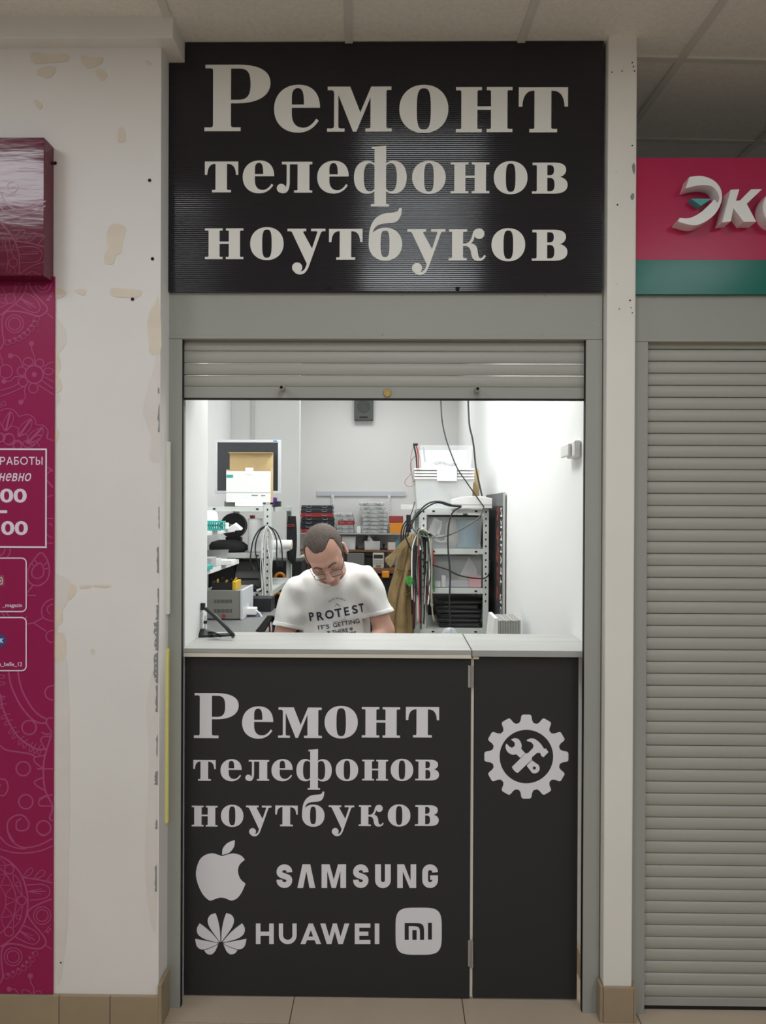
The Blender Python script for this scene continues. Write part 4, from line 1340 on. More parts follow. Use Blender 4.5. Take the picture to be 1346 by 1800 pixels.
# open clear box standing on the lids
a = at(738, 800, YR + .1)
b = at(831, 800, YR + .1)
zt = at(785, 782.5, YR + .1).z
e = empty('clear_box', ((a.x + b.x) / 2, YR + .3, zl1))
T(e, 'open clear plastic box with a white stick in it, on the stacked lids', 'box')
mb = MB()
walls_box(mb, a.x, b.x, YR + .1, YR + .5, zl1 + .001, zt, .003, .01)
mb.build('tub', M_clear, e)
MB().tube([at(744, 786, YR + .099), at(747, 812, YR + .099)], .004, 8).build('handle', mat('blue_grey_handle', (.35, .42, .5), .4), e)
mb = MB()
for i in range(7):
    c0 = at(757 + 5.5 * i, 818 - 2.5 * math.sin(i), YR + .2)
    mb.tube(catmull([c0, c0 + Vector((.02, .02, .018)), c0 + Vector((.05, .05, .008)), c0 + Vector((.03, .1, .012))], 4), .004, 5)
q = mb.build('contents', mat('tangled_grey_leads', (.25, .26, .27), .6), e)
q['kind'] = 'stuff'
st = MB().tube([at(804, 810, YR + .12), at(829, 824, YR + .22)], .006, 4)
T(st.build('white_stick', M_wpl), 'short white stick lying in the clear box over the lids', 'stick')
# test leads
for i, (pts, m, nm) in enumerate((([(727, 782), (731, 800), (732.5, 823)], M_blk, 'black'), ([(731, 782), (735, 800), (735, 823)], M_red, 'red'))):
    P_ = catmull([at(x, y, YR + .04) for x, y in pts], 5)
    o = MB().tube(P_, .006 if i == 0 else .0045, 8, .004).build('test_probe', m, smooth=True)
    T(o, nm + ' multimeter probe propped on the left end of the milky box', 'probe', 'multimeter probes')
    MB().tube([P_[0] + Vector((-.004, 0, .004)), P_[0] + Vector((.012, 0, .002))], .008, 8).build('guard', M_blk, o)
cable('test_lead', [(726, 786), (722, 805), (723, 830), (712, 845), (714, 853), (722, 855), (729, 850)], YR + .02, .0016, M_red, 'thin red lead looping down the left of the milky box', k=8)
cable('test_lead', [(731, 800), (722, 812), (722, 828), (726, 844)], YR + .02, .0014, M_blk, 'thin black lead hanging left of the milky box', k=8)
cable('test_lead', [(734, 786), (738, 806), (738, 822)], YR + .03, .0014, M_mgrey, 'thin grey lead hanging in front of the clear box', k=8)
# cardboard piece standing at the wall
p_ = [(830, 872), (831, 850), (834, 846), (832, 826), (836, 829), (839, 824), (842, 827), (842, 850), (842.5, 872)]
mb = MB()
put(mb, glyph([[p_]]), lambda x, y: at(x, y, YR + .3), lambda x, y: at(x, y, YR + .3) + Vector((0, .006, 0)))
T(mb.build('cardboard_piece', M_card), 'torn brown cardboard piece standing behind the white device', 'cardboard')
# white device (rounded case) on the rack's top right
e0 = at(793, 893.5, YR - .03)
e1 = at(865, 893.5, YR - .03)
zt = at(830, 872, YR - .03).z
pr = [(e0.x, e0.z), (e1.x, e1.z), (e1.x, e0.z + (zt - e0.z) * .82), (e0.x + (e1.x - e0.x) * .75, e0.z + (zt - e0.z) * .97), (e0.x + (e1.x - e0.x) * .5, zt), (e0.x + (e1.x - e0.x) * .25, e0.z + (zt - e0.z) * .93), (e0.x, e0.z + (zt - e0.z) * .72)]
e = empty('white_device', ((e0.x + e1.x) / 2, YR, e0.z))
T(e, 'white rounded electronic device on the right end of the rack top', 'device')
MB().prism(pr, lambda x, z: (x, YR - .03, z), lambda x, z: (x, YR + .04, z)).build('case', M_wpl, e, bevel=.003)
MB().box(e0.x + .001, e1.x - .001, YR - .0312, YR - .030, e0.z + .022, e0.z + .0235).build('seam', M_mgrey, e)
# hanging cables
cable('hanging_cable', [(774.5, 690), (775, 712), (777, 740), (782, 765), (790, 790), (803, 822), (818, 845), (834, 868), (851, 892)], YR - .06, .0042, M_dgrey, 'thin dark cable slanting down across the milky box to the rack', k=8)
cable('hanging_cable', [(822.5, 690), (823, 715), (825, 748), (830, 770), (833, 790), (836, 820), (842, 850), (847, 872)], YR + .03, .006, M_dgrey, 'thicker dark cable hanging straight down behind the white device', k=8)
cable('power_cable', [(811, 889.5), (795, 888), (775, 882), (757, 883), (742, 893), (728, 912), (722, 930)], YR - .07, .0052, M_dgrey, 'black cable arching from the white device over the left post', k=8)
cable('power_cable', [(811, 890.5), (790, 889), (768, 883.5), (748, 893), (732, 908), (716, 922)], YR - .06, .0045, M_blk, 'second black cable arching beside it from the white device', k=8)
cable('power_cable', [(810, 891), (796, 900), (789, 920), (787, 945), (788, 975), (791, 1010), (790, 1060), (793, 1112)], YR - .05, .005, M_dgrey, 'black cable hanging down the front of the right rack', k=8)
cable('signal_cable', [(849, 893), (846, 903), (839, 912), (820, 925), (795, 938), (770, 945), (745, 943), (730, 935), (724, 924), (728, 906), (741, 894)], YR - .045, .0042, mat('grey_cable', (.12, .125, .13), .5), 'grey cable sagging in a loop across the upper shelf', k=8)
cable('signal_cable', [(713, 945), (724, 968), (740, 982), (760, 993), (785, 1001), (806, 1011), (830, 1016), (852, 1016), (860, 1006), (861, 985)], YR - .04, .0042, M_blk, 'black cable sagging across the middle shelf of the right rack', k=8)
cable('thin_antenna', [(729, 882), (722, 905), (710, 930)], YR - .03, .0028, M_blk, 'thin black rod leaning left of the right rack top', k=6, cat='rod')
# dark charger bunch at the rack's upper left
for i in range(4):
    x = 707 + i * 4
    cable('charger_cable', [(x + 8, 914 + i), (x - 1, 930), (x - 2, 955 + 3 * i), (x + 4, 975)], YR + .1 + .02 * i, .0042, M_blk, 'black charger cord hooked behind the khaki jacket', 'charger cords by the jacket', k=6)
o = thing_box('charger_brick', 714, 905, 722, 936, YR + 1.0, .08, M_blk, 'black charger brick hung above the khaki jacket', 'charger')
# cable bundle on left post
bund_cols = [M_blk, mat('light_grey_cord', (.45, .45, .43), .5), M_wpl, M_dgrey, mat('maroon_cord', (.16, .02, .03), .5), mat('beige_cord', (.42, .38, .28), .5), M_blk, M_mgrey, mat('green_cord', (.03, .2, .06), .5), M_dgrey,
             mat('light_grey_cord', (.4, .4, .4), .5), M_red, M_blk, MATS['beige_cord'], M_dgrey, M_wpl]
names = {'black_plastic': 'black', 'light_grey_cord': 'light grey', 'white_plastic': 'white', 'dark_grey_plastic': 'charcoal', 'maroon_cord': 'maroon', 'beige_cord': 'beige', 'mid_grey_plastic': 'mid grey', 'green_cord': 'green', 'red_plastic': 'red'}
rnd = random.Random(3)
for i in range(42):
    m = bund_cols[i % 16]
    xl = 728 + rnd.uniform(-4, 10)
    xr = 750 + rnd.uniform(-5, 9)
    top = 931 + rnd.uniform(-3, 6)
    yl = rnd.uniform(1030, 1112)
    yr = rnd.uniform(990, 1100)
    yy = YR - .012 - .0035 * (i % 10)
    pts = [(xl + rnd.uniform(-4, 4), yl), (xl + rnd.uniform(-3, 3), 1010), (xl + 1, 960), (735 + rnd.uniform(-2, 3), top + 4), (742 + rnd.uniform(-2, 3), top), (xr - 3, top + 9), (xr, 965), (xr + rnd.uniform(-3, 3), yr - 30), (xr + rnd.uniform(-6, 5), yr)]
    if i % 3 == 1:
        pts = pts[:6]
    if i % 3 == 2:
        pts = pts[::-1][:7]
    cable('hung_cable', pts, yy, rnd.choice((.0036, .0042, .005)), m, names[m.name] + ' cord in the tangle hung over the left post of the right rack', 'cords hung on the right rack', k=6, n=5,
          plug=M_wpl if i % 5 == 0 else (M_blk if i % 4 == 0 else None))
# upper shelf: clear box with tub, papers, coil
a, b = at(752, 940, YR + .04), at(847, 940, YR + .04)
z0 = zR[1] + .001
zt = at(800, 909, YR + .04).z
e = empty('clear_box', ((a.x + b.x) / 2, YR + .3, z0))
T(e, 'clear plastic box holding a blue tub on the upper right rack shelf', 'box')
mb = MB()
walls_box(mb, a.x, b.x, YR + .04, YR + .55, z0, zt, .003, .008)
mb.build('tub', M_clear, e)
c0, c1 = at(803, 935, YR + .13), at(845, 935, YR + .13)
rt = (c1.x - c0.x) / 2
tb = MB().lathe([(rt * .86, z0 + .005), (rt * .97, z0 + .13), (rt, z0 + .16), (rt * .98, z0 + .165), (rt * .9, z0 + .172)], ((c0.x + c1.x) / 2, YR + .13 + rt, 0), 28)
T(tb.build('blue_tub', M_blue, smooth=False), 'round light blue tub inside the clear box on the upper shelf', 'tub')
bag = MB().lathe([(.02, z0 + .005), (.05, z0 + .05), (.045, z0 + .1), (.04, z0 + .15), (.02, z0 + .18)], (at(795, 935, YR + .2).x, YR + .2, 0), 12)
T(bag.build('wrapped_bundle', mat('cream_wrap', (.6, .55, .5), .6, bump=.4, bscale=25), smooth=True), 'cream wrapped bundle beside the blue tub', 'bundle')
for i, (x0, y0, x1, y1, an) in enumerate(((756, 914, 772, 938, 25), (764, 922, 774, 936, 15))):
    c = (at(x0, y0, YR + .1) + at(x1, y1, YR + .1)) / 2
    M_ = Matrix.Rotation(R(an), 3, 'Y')
    T(MB().obox(c, .028 - .008 * i, .002, .05 - .015 * i, M_).build('white_card', M_paper), ('large', 'small')[i] + ' white card leaning in the clear box on the upper shelf', 'card')
coil = MB()
cc = at(776, 948, YR + .09)
for rr_ in (.024, .032, .038):
    coil.tube([cc + Vector((rr_ * math.cos(t) * 1.1, 0, rr_ * math.sin(t) * .6 + .004)) for t in [i * math.pi / 10 for i in range(21)]], .003, 5)
o = coil.build('coiled_cable', mat('cream_cord', (.55, .5, .4), .5))
T(o, 'coiled cream cord inside the clear box on the upper shelf', 'cord')
# middle shelf: second clear box with boxes and pink folder
a, b = at(757, 1000, YR + .04), at(848, 1000, YR + .04)
z0 = zR[2] + .001
zt = at(800, 977, YR + .04).z
e = empty('clear_box', ((a.x + b.x) / 2, YR + .3, z0))
T(e, 'cloudy plastic box with a pink folder on the middle shelf of the right rack', 'box')
mb = MB()
walls_box(mb, a.x, b.x, YR + .04, YR + .55, z0, zt, .003, .008)
mb.build('tub', M_clear, e)
thing_box('pink_folder', 824, 1013, 846, 1032.5, YR + .06, .2, M_pink, 'pink folder inside the cloudy box on the middle shelf', 'folder', z0 + .004)
thing_box('grey_carton', 783, 1021, 823, 1032.5, YR + .07, .2, mat('pale_grey_card', (.42, .42, .44), .7), 'pale grey carton beside the pink folder', 'carton', z0 + .004)
thing_box('white_adapter', 776, 1012, 783, 1030, YR + .06, .04, M_wpl, 'small upright white adapter left of the grey carton', 'adapter', z0 + .004)
thing_box('white_adapter', 765, 1022, 774, 1032, YR + .06, .04, M_wpl, 'small white adapter at the left corner of the cloudy box', 'adapter', z0 + .004)
thing_box('tan_box', 806, 1010, 826, 1021, YR + .16, .15, M_card, 'small tan box behind the grey carton', 'box', z0 + .004)
mb = MB()
put(mb, glyph([[[(808, 1012), (824, 978), (838, 1000), (838, 1012)]]]), lambda x, y: at(x, y, YR + .09), lambda x, y: at(x, y, YR + .09) + Vector((0, .004, 0)))
T(mb.build('plastic_sleeve', M_milk), 'translucent plastic sleeve standing behind the pink folder', 'sleeve')
for i, (y0, y1, k_) in enumerate(((906, 964, 1), (980, 1034, 2), (1050, 1105, 3))):  # dark blocks added to imitate the shade behind the clear boxes
    thing_box('shade_block', 752, y0, 846, y1, YR + .62, .35, M_dgrey, 'added dark block imitating shade at the back of the ' + ('upper', 'middle', 'lower')[i] + ' shelf of the right rack', 'carton', zR[k_] + .0005)
# laptops on the lower shelf
z = zR[3] + .001
for i, (w0, w1, an) in enumerate(((772, 846, 0), (769, 845, 1.5), (774, 847, -1), (768, 846, 1), (763, 842, -2), (766, 849, 2.5))):
    p0, p1 = at(w0, 1090, YR + .05), at(w1, 1090, YR + .05)
    h = .024 if i % 2 else .03
    e = empty('laptop', ((p0.x + p1.x) / 2, YR + .17, z))
    T(e, 'dark closed laptop, ' + ('bottom', 'second from the bottom', 'third from the bottom', 'third from the top', 'second from the top', 'topmost')[i] + ' in the pile on the lower rack shelf', 'laptop', 'laptops piled on the right rack')
    M_ = Matrix.Rotation(R(an), 3, 'Z')
    c = Vector(((p0.x + p1.x) / 2, YR + .18, 0))
    MB().obox(c + Vector((0, 0, z + h * .3)), (p1.x - p0.x) / 2, .12, h * .3 - .001, M_).build('base', M_blk, e, bevel=.003)
    MB().obox(c + Vector((0, .002, z + h * .75)), (p1.x - p0.x) / 2 - .003, .118, h * .2, M_).build('screen_lid', M_dgrey if i % 2 else M_blk, e, bevel=.003)
    MB().obox(c + Vector((.02, -.121, z + h * .55)), (p1.x - p0.x) * .36, .001, .0018, M_).build('edge_line', M_mgrey, e)
    z += h + .001
# leaning poster board between rack and wall
xb_ = XR - .02
n0 = at_x(884, 900, xb_)
n1y = at_x(863, 900, xb_).y + .25
zt = at_x(884, 866, xb_).z
pb = empty('poster_board', (xb_, n0.y, .75))
T(pb, 'dark poster board with red pattern and white Cyrillic letters against the right wall', 'board')
MB().box(xb_, xb_ + .012, n0.y, n1y, .75, zt).build('board', mat('dark_poster', (.02, .02, .023), .5), pb)
MB().box(xb_ - .001, xb_ + .013, n0.y - .004, n0.y + .0, .75, zt + .002).build('edge_frame', M_steel, pb)
MB().box(xb_ - .0012, xb_ - .0003, n0.y + .001, n1y, zt - .075, zt).build('grey_band', mat('grey_print', (.13, .135, .14), .5), pb)
g = text2d('ОЙ ТЕХНИКИ', offset=.02, space=1.25)
zz0, zz1 = at_x(882, 1085, xb_).z, at_x(882, 893, xb_).z
mb = MB()
put(mb, g, lambda u_, v_: (xb_ - .001, n0.y + .03 + .085 * v_, zz0 + (zz1 - zz0) * u_))
mb.build('lettering', mat('white_print', (.85, .85, .85), .6), pb)
for k_ in range(5):
    zc = zt - .12 - .12 * k_
    bl_ = [(n0.y + .21 + random.uniform(-.02, .02) + random.uniform(.03, .06) * math.cos(t), zc + random.uniform(-.01, .01) + random.uniform(.03, .075) * math.sin(t)) for t in [j * math.pi / 6 for j in range(12)]]
    mb = MB()
    put(mb, glyph([[bl_]]), lambda y_, z_: (xb_ - .0009, y_, z_))
    mb.build('red_print', mat('rust_red_print', (.24, .04, .02), .6, var=.8, vscale=25), pb)
# jacket hanging in front of rack's far corner
jk = empty('khaki_jacket', (at(705, 1000, YR + .08).x, YR + .08, at(705, 1130, YR + .08).z))
T(jk, 'khaki hooded jacket hanging on the left side of the right rack', 'jacket')
rows = [(722, 727, 938), (716, 730, 945), (707, 731, 955), (700, 732, 968), (697, 732, 985), (694, 731, 1000), (688, 730, 1020), (682, 729, 1040), (679, 728, 1060), (681, 728, 1090), (684, 727, 1120), (686, 726, 1150)]
ns = 28
rv = []
for ri, (x0, x1, y) in enumerate(rows):
    for k_ in range(ns):
        t = 2 * math.pi * k_ / ns
        cx, rx = (x0 + x1) / 2, (x1 - x0) / 2
        fold = 1 + .20 * math.sin(5 * t + ri * .35) + .12 * math.sin(9 * t - ri * .6) + .08 * math.sin(ri * 1.9)
        p = at(cx + rx * math.cos(t), y, YR + .08)
        rv.append(Vector((p.x, YR + .10 + .085 * math.sin(t) * fold * min(1, .4 + ri * .12), p.z)))
fs = [(i * ns + k_, i * ns + (k_ + 1) % ns, (i + 1) * ns + (k_ + 1) % ns, (i + 1) * ns + k_) for i in range(len(rows) - 1) for k_ in range(ns)]
fs += [tuple(range(ns)), tuple((len(rows) - 1) * ns + k_ for k_ in range(ns))]
MB().add(rv, fs).build('jacket_body', M_khaki, jk, smooth=True)
cl = [(676, 983), (684, 976), (693, 968), (705, 954), (718, 944), (724, 950), (706, 966), (696, 979), (688, 996), (682, 993)]
mb = MB()
put(mb, glyph([[[(q.x, q.y) for q in catmull([(x_, y_, 0) for x_, y_ in cl], 3, True)]]]), lambda x, y: at(x, y, YR - .01), lambda x, y: at(x, y, YR - .01) + Vector((0, .03, 0)))
mb.build('collar', M_khaki, jk)
p = at(680, 982, YR - .012)
MB().lathe([(.006, 0), (.005, -.004)], p, 10, 'Y').build('button', M_steel, jk)
mb = MB()
for (pts) in ([(718, 960), (710, 1000), (700, 1040), (694, 1085), (693, 1120)], [(697, 1000), (715, 1003), (722, 1000)], [(712, 1048), (724, 1040)]):
    mb.tube(catmull([at(x, y, YR + .012) for x, y in pts], 4), .004, 5)
mb.build('seam', mat('dark_khaki_seam', (.14, .10, .045), .9), jk)
sn = [(711, 1016), (722, 1012), (727, 1022), (720, 1031), (714, 1026)]
mb = MB()
put(mb, glyph([[sn]]), lambda x, y: at(x, y, YR - .05), lambda x, y: at(x, y, YR - .05) + Vector((0, .02, 0)))
T(mb.build('snack_bag', M_grn), 'small crumpled green bag hanging among the cords', 'bag')
# stack of white-edged boards right of the rack
YK = 1.2
e = empty('board_stack', (at(890, 1120, YK).x, YK + .15, at(890, 1150, YK).z))
T(e, 'upright stack of grey boards with a white face behind the counter flap', 'boards')
zt = at(890, 1087, YK).z
zb_k = at(890, 1150, YK).z
x0 = at(862, 1100, YK).x
x1 = at(915, 1100, YK).x
xw_ = at(875, 1100, YK).x
M_bd = mat('grey_board_edge', (.32, .32, .30), .7, var=.15, vscale=60, stretch=(20, 1, 1))
nb_ = 9
wd = (x1 - xw_) / nb_
for i in range(nb_):
    MB().box(xw_ + wd * i + .0006, xw_ + wd * (i + 1) - .0006, YK, YK + .22, zb_k, zt - .012 + .004 * ((i * 7) % 3) / 3).build('board', M_bd, e)
MB().prism([(x0, zb_k), (xw_, zb_k), (xw_, zt), (x0 + .018, zt)], lambda x, z: (x, YK - .002, z), lambda x, z: (x, YK + .22, z)).build('white_face', M_wpl, e)
zk = zb_k
T(MB().box(x0 - .05, XR - .002, YK - .08, YK + .32, zk - .03, zk).box(x0 - .04, x0 - .01, YK - .05, YK - .02, .003, zk - .03).box(XR - .04, XR - .01, YK - .05, YK - .02, .003, zk - .03)
  .box(x0 - .04, x0 - .01, YK + .27, YK + .3, .003, zk - .03).box(XR - .04, XR - .01, YK + .27, YK + .3, .003, zk - .03).build('side_table', M_top), 'low white side table hidden behind the counter flap', 'table')
# wall device near the right rail
e = empty('wall_device', (XR - .02, .3, at(1018, 805, .3).z))
T(e, 'small white device on the right wall beside the rail', 'device')
z0, z1 = at(1018, 805, .3).z, at(1018, 776, .3).z
MB().box(XR - .024, XR, .24, .36, z0, z1).build('case', M_wpl, e, bevel=.006)
MB().box(XR - .036, XR - .0245, .28, .40, z0 + .006, z1 - .008).build('cover', M_wpl, e, bevel=.004)

# ------------------------------------------------------------------ back shelves
YK2 = 5.0
zs1 = at(620, 937, YK2).z
zs2 = at(620, 966.5, YK2).z
zs3 = at(620, 997, YK2).z
wsf = empty('bracket_shelf', (at(615, 937, YK2).x, YB, zs2))
T(wsf, 'wall-mounted shelving with rail and uprights on the back wall', 'shelf')
x0, x1 = at(527, 937, YK2).x, at(722, 937, YK2).x
MB().box(x0, x1, YK2 - .02, YB - .012, zs1 - .012, zs1).build('shelf_board', mat('grey_shelf', (.42, .42, .41), .6), wsf)
MB().box(x0, at(694, 966, YK2).x, YK2 - .05, YB - .012, zs2 - .015, zs2).build('shelf_board', M_wood, wsf)
MB().box(at(557, 868, YB - .02).x, at(713, 868, YB - .02).x, YB - .02, YB - .001, at(635, 872, YB - .02).z, at(635, 864, YB - .02).z).build('rail', mat('pale_rail', (.55, .57, .60), .5), wsf)
for px in (584.5, 684):
    xx = at(px, 900, YB - .03).x
    u_ = MB().box(xx - .012, xx + .012, YB - .03, YB - .0205, zs2 - .3, at(px, 870, YB - .03).z).build('upright', M_wpl, wsf)
    hm = MB()
    for q in range(12):
        z_ = at(px, 876 + 5.2 * q, YB - .03).z
        hm.box(xx - .003, xx + .003, YB - .031, YB - .0302, z_ - .006, z_ + .006)
    u2 = hm.build('slots', M_mgrey, u_)
    u2['kind'] = 'stuff'
bench = empty('back_bench', (at(620, 997, YK2).x, 5.0, 0))
T(bench, 'brown topped bench along the back wall under the shelves', 'bench')
MB().box(XL + .02, x1, 4.72, YB - .002, zs3 - .035, zs3).build('bench_top', M_wood, bench)
for xx in (XL + .05, x1 - .06):
    MB().box(xx, xx + .05, 4.75, 4.8, .003, zs3 - .035).build('leg', M_dgrey, bench)
M_clr2 = mat('smoky_clear_lid', (.42, .44, .44), .3, var=.35, vscale=45)
M_hand = mat('grey_handle', (.30, .32, .35), .5)
ordn = ['topmost', 'second from the top', 'third from the top', 'fourth from the top', 'fifth from the top', 'sixth from the top', 'seventh from the top', 'bottom']


def organiser(px0, px1, z0, z1, Y, m, label, group, lid=None):
    a = at(px0, 920, Y).x
    b = at(px1, 920, Y).x
    e = empty('organiser_case', ((a + b) / 2, Y + .1, z0))
    T(e, label, 'case', group)
    h = z1 - z0
    MB().box(a, b, Y, Y + .2, z0, z0 + h * .62).build('tray', m, e, bevel=.003)
    MB().box(a + .004, b - .004, Y + .004, Y + .196, z0 + h * .64, z1 - .0015).build('lid', lid or M_navy, e, bevel=.002)
    for f in (.25, .75):
        c = a + (b - a) * f
        w_ = (b - a) * .09
        MB().tube([(c - w_, Y - .003, z1 - .006), (c - w_ * .6, Y - .004, z0 + h * .35), (c + w_ * .6, Y - .004, z0 + h * .35), (c + w_, Y - .003, z1 - .006)], .0028, 4).build('latch', M_hand, e)
    return e


def stack(rows, zb, zt, Y, name, group):
    n = len(rows)
    h = (zt - zb) / n
    for i, (p0, p1, m, lid, cn) in enumerate(rows[::-1]):
        k_ = n - 1 - i
        od = 'bottom' if i == 0 else ordn[k_]
        organiser(p0, p1, zb + h * i + .0005, zb + h * (i + 1), Y, m, cn + ' organiser case, ' + od + ' in the ' + name, group, lid)


zt = at(555, 888, YK2).z
NV, RD, CL = (M_navy, M_navy, 'dark navy'), (M_red, M_red, 'red'), (M_clr2, M_milk, 'clear grey')
stack([(529, 584, *NV), (528.5, 583.5, *NV), (528, 584, *RD), (529, 585.5, *NV), (528.5, 585.5, *NV), (528, 585, *NV), (529.5, 585, *RD)], zs1 + .001, zt, YK2, 'left stack on the back shelf', 'left stack of organiser cases')
stack([(588, 619, *CL), (593, 621, *CL), (593.5, 622, *RD), (592, 621, *CL), (592, 621.5, *CL)], zs1 + .001, at(605, 901.5, YK2).z, YK2 + .01, 'middle stack on the back shelf', 'middle stack of organiser cases')
stack([(631, 675, *CL), (632, 677, *CL), (636, 681, *CL), (635, 680, *CL), (637, 681, *CL), (637, 682, *CL), (635, 681, *CL), (635.5, 680, *CL)], zs1 + .001, at(655, 882, YK2).z, YK2, 'right stack on the back shelf', 'right stack of organiser cases')
thing_box('white_carton', 627, 925, 634, 936, YK2 + .02, .05, M_wpl, 'small white carton between two stacks on the back shelf', 'carton', zs1 + .0005)
o = thing_box('orange_box', 685, 918.5, 708, 936, YK2, .16, M_orange, 'orange plastic box at the right end of the back shelf', 'box', zs1 + .0005, .004)
zz = at(697, 918.5, YK2).z
thing_box('red_box', 683.5, 907, 708.5, 918.5, YK2 - .005, .17, mat('brick_red_plastic', (.32, .045, .045), .5), 'brick red plastic box on top of the orange box', 'box', zz + .0005, .006)
# small things on the brown shelf
a, b = at(601, 955, YK2), at(625, 955, YK2)
e = empty('parts_bin', ((a.x + b.x) / 2, YK2 + .1, zs2))
T(e, 'clear lidded parts bin with white and purple packs on the brown shelf', 'bin')
walls_box(MB(), a.x, b.x, YK2, YK2 + .18, zs2 + .001, at(613, 945, YK2).z, .003, .004).build('tub', M_milk, e)
MB().box(a.x - .003, b.x + .003, YK2 - .003, YK2 + .183, at(613, 945, YK2).z + .001, at(613, 943, YK2).z).build('lid', M_milk, e)
MB().box(a.x + .012, a.x + .075, YK2 + .02, YK2 + .1, zs2 + .006, zs2 + .05).build('purple_pack', mat('violet_pack', (.10, .08, .42), .5), e)
MB().box(a.x + .08, b.x - .012, YK2 + .02, YK2 + .1, zs2 + .006, zs2 + .075).build('white_pack', M_paper, e)
c = at(626.8, 966, YK2)
T(MB().lathe([(.012, zs2 + .001), (.012, zs2 + .03), (.006, zs2 + .035), (.006, zs2 + .046)], (c.x, YK2 + .02, 0), 12).build('small_bottle', M_blk, smooth=False), 'small black bottle right of the lidded parts bin', 'bottle')
a, b = at(640, 958, YK2), at(668, 958, YK2)
e = empty('parts_bin', ((a.x + b.x) / 2, YK2 + .1, zs2))
T(e, 'open clear parts bin with green and pink packs on the brown shelf', 'bin')
walls_box(MB(), a.x, b.x, YK2, YK2 + .16, zs2 + .001, at(653, 951, YK2).z, .003, .004).build('tub', M_milk, e)
MB().box(a.x + .09, b.x - .01, YK2 + .02, YK2 + .1, zs2 + .006, zs2 + .065).build('green_pack', mat('dark_green_pack', (.05, .12, .08), .6), e)
MB().box(a.x + .012, a.x + .075, YK2 + .02, YK2 + .1, zs2 + .006, zs2 + .06).build('pink_pack', mat('pale_pink_pack', (.55, .38, .36), .6), e)
for i, (px, py, an, lb) in enumerate(((642, 948, 30, 'left'), (650, 948, -32, 'middle'), (662, 949, -60, 'right'))):
    c = at(px, py, YK2 + .05)
    o = MB().obox(c, .018, .006, .036, Matrix.Rotation(R(an), 3, 'Y')).build('old_phone', M_blk if i != 1 else M_silver, bevel=.003)
    T(o, ('black', 'silver', 'dark')[i] + ' old phone sticking out of the open parts bin, ' + lb + ' of three', 'phone', 'old phones in the open bin')
c = at(674, 966, YK2)
T(MB().lathe([(.03, zs2 + .001), (.03, zs2 + .012), (.008, zs2 + .016), (.008, zs2 + .04), (.014, zs2 + .045), (.014, zs2 + .055)], (c.x, YK2 + .05, 0), 14).build('small_stand', M_blk), 'small black stand on the brown shelf', 'stand')
thing_box('pale_box', 681.5, 953.5, 695, 966, YK2, .08, mat('pale_pink_card', (.62, .52, .48), .7), 'pale pink box at the right end of the brown shelf', 'box', zs2 + .0008)
c = at(696, 960, YK2 + .12)
T(MB().lathe([(.024, zs2 + .001), (.024, zs2 + .085), (.012, zs2 + .1), (.012, zs2 + .12)], (c.x, YK2 + .12, 0), 16).build('blue_bottle', M_blue), 'blue bottle behind the pale pink box', 'bottle')
# bench supply
a, b = at(655, 983, YK2 - .1), at(674.5, 983, YK2 - .1)
z1 = at(665, 972, YK2 - .1).z
e = empty('bench_supply', ((a.x + b.x) / 2, YK2 - .05, zs3))
T(e, 'cream bench power supply with dark display on the back bench', 'power supply')
M_cream = mat('cream_case', (.55, .54, .46), .5)
MB().box(a.x, b.x, YK2 - .1, YK2 + .1, zs3 + .0005, z1).build('case', M_cream, e, bevel=.003)
w_ = b.x - a.x
h_ = z1 - zs3
MB().box(a.x + w_ * .08, b.x - w_ * .08, YK2 - .102, YK2 - .1, z1 - h_ * .36, z1 - h_ * .12).build('display', M_screen, e)
for i in range(5):
    for j in range(2):
        xx = a.x + w_ * (.16 + .17 * i)
        MB().box(xx - .006, xx + .006, YK2 - .104, YK2 - .1, z1 - h_ * (.52 + .16 * j) - .005, z1 - h_ * (.52 + .16 * j) + .005).build('button', M_hand, e)
for xx, m in ((a.x + w_ * .38, M_blk), (a.x + w_ * .52, M_red), (a.x + w_ * .66, M_blk)):
    MB().lathe([(.006, 0), (.006, -.014)], (xx, YK2 - .1, zs3 + .022), 10, 'Y').build('terminal', m, e)
thing_box('black_toner', 366, 984, 412, 1036, YR + .08, .3, M_blk, 'black toner carton left of the dark grey printer', 'carton', zL[2] + .0005)
thing_box('dark_crate', 380, 1056, 455, 1108, YR + .1, .3, M_dgrey, 'dark grey crate on the lowest visible shelf of the left rack', 'crate', zL[3] + .0005)
thing_box('grey_drawer_unit', 610, 972, 640, 994, YK2 - .06, .2, M_mgrey, 'grey drawer unit on the back bench beside the repairer head', 'drawers', zs3 + .0005)
thing_box('black_case', 640, 980, 653, 994, YK2 - .02, .2, M_blk, 'black case left of the bench power supply', 'case', zs3 + .0005)
e = T(MB().lathe([(.022, zs3 + .0005), (.022, zs3 + .05), (.01, zs3 + .07), (.01, zs3 + .1)], (at(679.5, 985, YK2 - .1).x, YK2 - .08, 0), 14).build('spray_can', M_dgrey), 'dark spray can right of the bench power supply', 'can')
zlow = zs3 - .4
thing_box('orange_tool_case', 671, 1004, 684, 1016, 4.67, .079, M_orange, 'small orange tool case beside the khaki jacket below the bench', 'tool', None, .01)
thing_box('black_cabinet', 650, 1012, 690, 1130, 4.75, .4, M_blk, 'black cabinet under the bench beside the khaki jacket', 'cabinet', .003)
e = thing_box('white_bracket', 704, 887, 731, 896, YR + 1.2, .1, M_wpl, 'short white bar projecting left of the right rack', 'bar')
